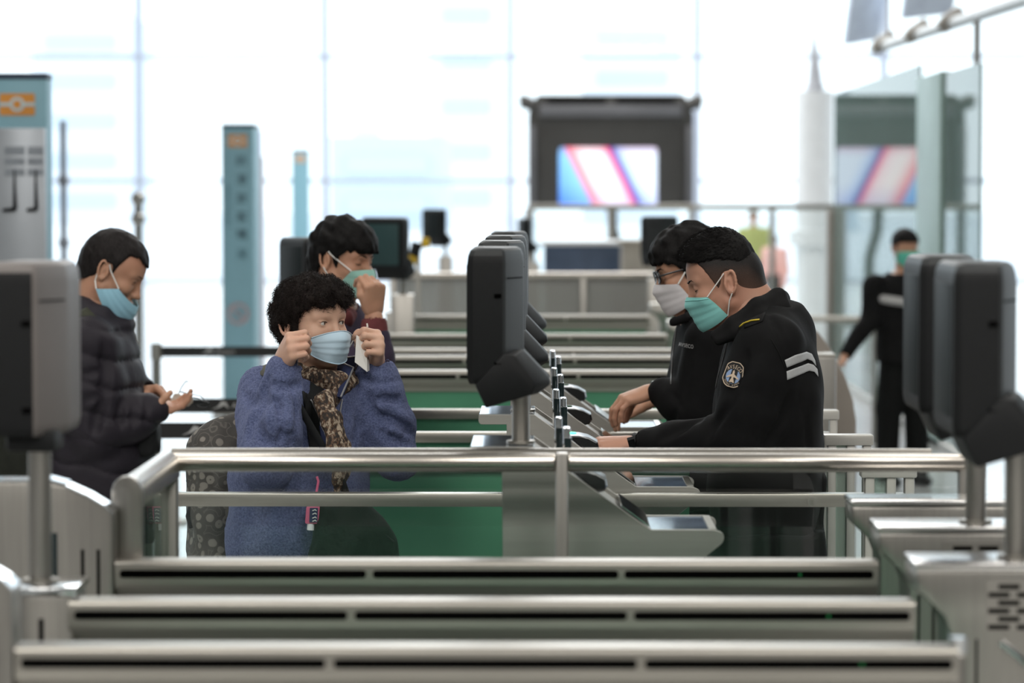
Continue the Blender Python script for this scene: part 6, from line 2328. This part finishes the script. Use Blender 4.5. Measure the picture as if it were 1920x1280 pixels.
mo, G = mask_mesh(h, HP + necks, -.070, -.165, .95, -.036, -.066, .016, m=MASK_SKY, parent=r3, cx=.0, phi1=1.62, nu=28, nv=18, lift=.008)
nv_, nu_ = G.shape[0] - 1, G.shape[1] - 1
for iu, s in ((0, -1), (nu_, 1)):
    for iv, e in ((0, [(.010, s * .082, .004), (.0, s * .088, .020)]), (nv_, [(-.022, s * .082, -.045), (-.026, s * .088, -.010)])):
        MB().tube([b3 + Vector(G[iv, iu]), b3 + h.p(*e[0]), b3 + h.p(*e[1])], .0022, 6).build('ear_loop', LOOP, mo, smooth=True)
# his backpack, front bag, tissue and spectacles
o = thing('backpack', tuple(b3 + L(85, 830, .05)), 'dark olive backpack behind the man in the padded jacket', 'backpack')
ob = parent_base(o)
OLIVE = cloth('dark_olive_nylon', (.014, .016, .012), .7, folds=.4, fscale=14)
c_ = b3 + L(72, 850, .02) - ob
v, q = sculpt([rbox(c_ + Vector((0, 0, .0)), (.10, .15, .21), .07, .03), rbox(c_ + Vector((-.09, 0, -.05)), (.05, .12, .13), .04, .03)], .009, disp=waves(91, 6, 25, 60, .006), smooth=2)
link('pack_body', np_mesh('pack_body', [(v, q)]), OLIVE, o)
STR2 = cloth('olive_green_webbing', (.045, .048, .034), .8)
for dy in (-.19, .19):
    MB().tube([b3 + L(108, 640, dy), b3 + L(128, 598, dy * .9), b3 + L(158, 586, dy * .85), b3 + L(194, 622, dy * .98), b3 + L(206, 690, dy)], [.018, .022, .022, .02, .018], 10, flat=.45).build('shoulder_strap', STR2, o, smooth=True)
o = thing('sling_bag', tuple(b3 + L(282, 815, -.06)), 'small black sling bag at the front of the padded jacket', 'bag')
ob = parent_base(o)
v, q = sculpt([rbox(b3 + L(278, 822, -.05) - ob, (.035, .085, .055), .025, .02), cone(b3 + L(295, 838, -.10) - ob, b3 + L(300, 846, -.10) - ob, .014, .008, .02)], .006, disp=waves(92, 5, 40, 80, .003))
link('bag_body', np_mesh('bag_body', [(v, q)]), INNER, o)
MB().tube([b3 + L(268, 800, -.06), b3 + L(262, 770, -.10), b3 + L(250, 740, -.13)], .01, 8, flat=.4).build('strap', INNER, o, smooth=True)
o = thing('crumpled_tissue', tuple(b3 + L(338, 748, -.05)), 'crumpled beige tissue in the hands of the man in the padded jacket', 'tissue')
ob = parent_base(o)
cc = b3 + L(336, 750, -.055) - ob
v, q = sculpt([ell(cc, (.030, .024, .018), .01), ell(cc + Vector((.025, 0, .0)), (.018, .020, .013), .01)], .0035, disp=waves(93, 8, 90, 200, .005), smooth=1)
link('wad', np_mesh('wad', [(v, q)]), mat('beige_tissue', (.42, .35, .29), .8, 0, .05), o)
o = thing('eyeglasses', tuple(b3 + L(372, 752, -.05)), 'thin wire spectacles held open by the man in the padded jacket', 'glasses')
WIRE = mat('dark_wire', (.03, .03, .032), .3, .7)
for cx_, cy_ in ((366, 752), (378, 757)):
    pts = [b3 + L(cx_ + 15 * math.cos(t), cy_ + 6.5 * math.sin(t) + 2 * math.cos(t), -.05 + .01 * math.sin(t)) for t in np.linspace(0, 2 * PI, 20, endpoint=False)]
    MB().tube(pts, .0012, 6, True).build('rim', WIRE, o, smooth=True)
    MB().add([b3 + L(cx_, cy_, -.05)] + pts, [(0, i + 1, (i + 1) % 20 + 1) for i in range(20)]).build('lens', MATS['spectacle_lens'], o)
for pl in ([(392, 756), (376, 742), (350, 737), (338, 734)], [(334, 740), (340, 726), (349, 714), (352, 716)]):
    MB().tube([b3 + L(a, c, -.05) for a, c in pl], [.0012, .0012, .0012, .0022], 6).build('temple_arm', WIRE, o, smooth=True)

# ---------------------------------------------------------------- the man behind the woman, fist at his mask
r4, b4, L = place('person', 'black haired man in purple jacket raising his fist to a green mask behind the woman', 628, 9.1)
fwd = Vector((.86, -.48, -.15))
h = HF(L(642, 484), fwd, (.12, -.05, .98), .96, .96)
HP = head_prims(h, 0, 1.0)
nb = L(622, 575, .02)
necks = neck_prims(h, nb, .054, .062)
xx = lambda px: L(px, 700).x
lf = Vector((.48, .87, 0))
fw2 = Vector((.87, -.48, 0))
SH, EB, WR = L(598, 650, -.14), L(706, 738, -.24), L(701, 594, -.19)
SH2, EB2, WR2 = L(668, 650, .17), L(700, 760, .18), L(690, 880, .05)
hA_ = HF(L(702, 585, -.19), (.05, -.25, .95), (.62, -.76, -.2), .98)
hA, tA = hand_prims(hA_, 'R', [(62, 60, 30), (66, 70, 35), (70, 76, 40), (72, 80, 40)], .02, [(.055, .040, -.018), (.080, .036, -.030), (.096, .026, -.040)])
hB_ = HF(L(690, 884, .05), (.2, 0, -1), (.9, .1, .2), .98)
hB, tB = hand_prims(hB_, 'L', [(20, 25, 15)] * 4, .03)
tor = [(xx(622), 0, .72, .20, .14), (xx(622), 0, .95, .20, .14), (xx(622), 0, 1.20, .205, .13), (xx(622), 0, 1.33, .19, .11), (xx(622), .01, 1.40, .12, .085), (xx(622), .01, 1.44, .075, .07)]
hip = (xx(622), 0, .86)
fl, frt = Vector((xx(634), .09, 0)), Vector((xx(612), -.09, 0))
body = [loft(lf, fw2, [(a, b_, c, d * .84, e * .84) for a, b_, c, d, e in tor])] + chain([SH, EB, WR], (.045, .040, .029), .02) + chain([SH2, EB2, WR2], (.045, .038, .027), .02) + legs_prims(hip, fl, frt, (.08, .055, .04)) + necks
lo_, hi_ = bounds(HP, .012)
lo_[2] = min(lo_[2], h.o.z - .17)
link('body', np_mesh('body', [sculpt(body, .010), sculpt(HP + necks, .003, lo_, hi_), sculpt(hA, .0028), sculpt(hB, .004)]), SKIN_B, r4)
for s in (1, -1):
    brow(h, s, r4, 0, .0022, 'hair_black')
    closed_lid(h, s, r4)
hairp = [h.ell((-.010, 0, .036), (.111, .091, .102)), h.ell((.036, 0, .048), (.080, .081, .076), .02), cone(h.p(-.05, 0, .0), h.p(-.055, 0, -.05), .066, .060, .03)]
v, q = sculpt(hairp, .004, disp=waves(101, 10, 60, 170, .0040), post=cutz(h, [-.14, -.09, -.055, -.034, -.02, -.006, .008, .026, .036, .055, .075, .13], [-.075, -.07, -.055, -.02, .012, .02, .005, -.030, .012, .030, .032, .034], .006))
link('hair', np_mesh('hair', [(v, q)]), MATS['hair_black'], r4)
PUR = cloth('dark_purple_cloth', (.030, .020, .040), .8, folds=.3)
MAR = cloth('maroon_ribbed_knit', (.115, .030, .032), .85)
jk = [loft(lf, fw2, tor, .03)] + chain([SH, EB], (.080, .066), .02) + chain([EB, EB.lerp(WR, .45), EB.lerp(WR, .72)], (.064, .056, .047), .018) + chain([SH2, EB2, EB2.lerp(WR2, .9)], (.080, .064, .045), .02)
v, q = garment(jk + [cone(L(624, 590), L(640, 545), .058, .072, .01, 's')], .009, b4, 9.1, waves(102, 7, 22, 50, .004), (), smooth=2)
link('jacket', np_mesh('jacket', [(v, q)]), PUR, r4)
c0, c1_ = EB.lerp(WR, .64), EB.lerp(WR, .92)
rib = []
for k in range(5):
    a = c0.lerp(c1_, k / 5)
    rib.append(cone(a, c0.lerp(c1_, (k + .8) / 5), .045 - .0012 * k, .044 - .0012 * k, .003))
v, q = sculpt(rib + [cone(c1_ + (c0 - c1_) * .05, c1_ + (c1_ - c0) * .6, .034, .036, .002, 's')], .004)
link('cuff', np_mesh('cuff', [(v, q)]), MAR, r4)
v, q = sculpt([cone(L(600, 600, .02), L(645, 596, -.07), .030, .028, .02), cone(L(645, 596, -.07), L(662, 590, .04), .028, .028, .02), cone(L(662, 590, .04), L(615, 590, .10), .028, .03, .02)], .006, disp=waves(103, 5, 60, 120, .003))
link('neck_scarf', np_mesh('neck_scarf', [(v, q)]), MAR, r4)
v, q = sculpt(legs_prims(hip, fl, frt, (.10, .078, .07), .78), .013)
link('trousers', np_mesh('trousers', [(v, q)]), TRW, r4)
for f_ in (fl, frt):
    v, q = sculpt(shoe_prims(f_, fw2), .01)
    link('shoe', np_mesh('shoe', [(v, q)]), BLACKP, r4)
mo, G = mask_mesh(h, HP + necks, -.018, -.116, .66, -.028, -.088, .007, m=MASK_GREEN, parent=r4, cx=.0, phi1=1.05, nu=28, nv=18, lift=.004)
nv_, nu_ = G.shape[0] - 1, G.shape[1] - 1
for iu, s in ((0, -1), (nu_, 1)):
    MB().tube([b4 + Vector(G[0, iu]), b4 + h.p(.012, s * .084, .012), b4 + h.p(.0, s * .088, .022)], .0022, 6).build('ear_loop', LOOP, mo, smooth=True)
    MB().tube([b4 + Vector(G[nv_, iu]), b4 + h.p(.002, s * .080, -.05), b4 + h.p(-.012, s * .086, -.03)], .0022, 6).build('ear_loop', LOOP, mo, smooth=True)


# ---------------------------------------------------------------- people far down the hall
def far_person(label, px, Y, crown, fwd, shirt, hairm, maskm=None, arm_r=None, arm_l=None, stripe_=False, s=1.0):
    r, bb, L = place('person', label, px, Y)
    zc = L(px, crown).z
    sc = zc / 1.75
    f = Vector(fwd).normalized()
    l = Vector((-f.y, f.x, 0))
    c = Vector((0, 0, 0))
    h = HF(c + Vector((0, 0, 1.62 * sc)) + f * .02, f + Vector((0, 0, -.12)), (0, 0, 1), sc)
    HP = head_prims(h, .003, 1.0)
    tor = [(0, 0, .84 * sc, .17, .12), (0, 0, 1.0 * sc, .165, .115), (0, 0, 1.25 * sc, .19, .12), (0, 0, 1.38 * sc, .18, .10), (0, 0, 1.45 * sc, .09, .07)]
    necks = neck_prims(h, (0, 0, 1.42 * sc), .05, .056)
    sl, sr = l * .19 + Vector((0, 0, 1.36 * sc)), l * -.19 + Vector((0, 0, 1.36 * sc))
    al = arm_l or [sl + l * .05 + Vector((0, 0, -.28)), sl + l * .06 + f * .05 + Vector((0, 0, -.52))]
    arr = arm_r or [sr - l * .05 + Vector((0, 0, -.28)), sr - l * .06 + f * .05 + Vector((0, 0, -.52))]
    fl, fr = l * .10, l * -.10
    hands = []
    for e, w, sd in ((al[0], al[1], 'L'), (arr[0], arr[1], 'R')):
        d = (w - e).normalized()
        hf = HF(w, d, (l if sd == 'L' else -l), sc)
        hands += hand_prims(hf, sd, [(22, 25, 15)] * 4, .04)[0]
    body = [loft(l, f, [(a, b_, z, p_ * .86, q_ * .86) for a, b_, z, p_, q_ in tor])] + chain([sl, al[0], al[1]], (.045, .038, .027), .02) + chain([sr, arr[0], arr[1]], (.045, .038, .027), .02)
    body += legs_prims((0, 0, .86), fl, fr, (.08, .055, .04)) + necks
    link('body', np_mesh('body', [sculpt(body + HP + hands, .010)]), SKIN_B, r)
    v, q = sculpt([h.ell((-.010, 0, .036), (.110, .088, .098)), h.ell((.036, 0, .046), (.078, .078, .074), .02)], .008, post=cutz(h, [-.14, -.09, -.05, -.03, -.01, .02, .04, .07, .13], [-.08, -.075, -.05, -.01, .02, -.01, .03, .045, .05]))
    link('hair', np_mesh('hair', [(v, q)]), hairm, r)
    jk = [loft(l, f, tor, .03)] + chain([sl, al[0], al[0].lerp(al[1], .9)], (.075, .06, .045), .02) + chain([sr, arr[0], arr[0].lerp(arr[1], .9)], (.075, .06, .045), .02)
    v, q = sculpt(jk, .012, disp=waves(int(px), 5, 20, 50, .004), smooth=2)
    link('jacket', np_mesh('jacket', [(v, q)]), shirt, r)
    v, q = sculpt(legs_prims((0, 0, .86), fl, fr, (.10, .078, .07), .80) + [cone(l * .06 + Vector((0, 0, .86)), l * -.06 + Vector((0, 0, .86)), .10, .10, .03)], .014)
    link('trousers', np_mesh('trousers', [(v, q)]), TR, r)
    for f_ in (fl, fr):
        v, q = sculpt(shoe_prims(f_, f), .012)
        link('shoe', np_mesh('shoe', [(v, q)]), BLACKP, r)
    if maskm:
        mask_mesh(h, HP + necks, -.012, -.122, 1.0, -.022, -.09, .008, m=maskm, parent=r, cx=.0, phi1=1.2, nu=18, nv=12)
    if stripe_:
        mb = MB()
        pts = [bb + f * (.128 * math.cos(t)) + l * (.197 * math.sin(t)) + Vector((0, 0, 1.245 * sc + .03 * math.sin(-t))) for t in np.linspace(-1.15, 1.15, 20)]
        mb.tube(pts, .026, 8, flat=1.0)
        mb.build('chest_stripe', MATS['silver_thread'], r, smooth=True)
    return r


w0 = P(1690, 640, 18)
armr = [P(1628, 600, 17.9) - Vector((w0.x, 18, 0)), P(1580, 668, 17.75) - Vector((w0.x, 18, 0))]
far_person('far officer in black with green mask stretching one arm down before the glass room', 1693, 18, 428, (.30, -.95, 0), UNI, MATS['hair_black'], maskmat('deep_green_mask_fabric', (.10, .47, .36)), arm_r=armr, stripe_=True)
far_person('distant figure in a yellow green top above the badged officer\'s shoulder', 1412, 47, 393, (-.3, -.9, 0), cloth('yellow_green_cloth', (.38, .40, .15), .8), hairmat('hair_tan', (.10, .07, .04)))
far_person('distant figure in a pale pink top beside the one in yellow green', 1452, 45, 440, (-.8, -.6, 0), cloth('pale_pink_cloth', (.75, .42, .38), .8), MATS['hair_tan'])
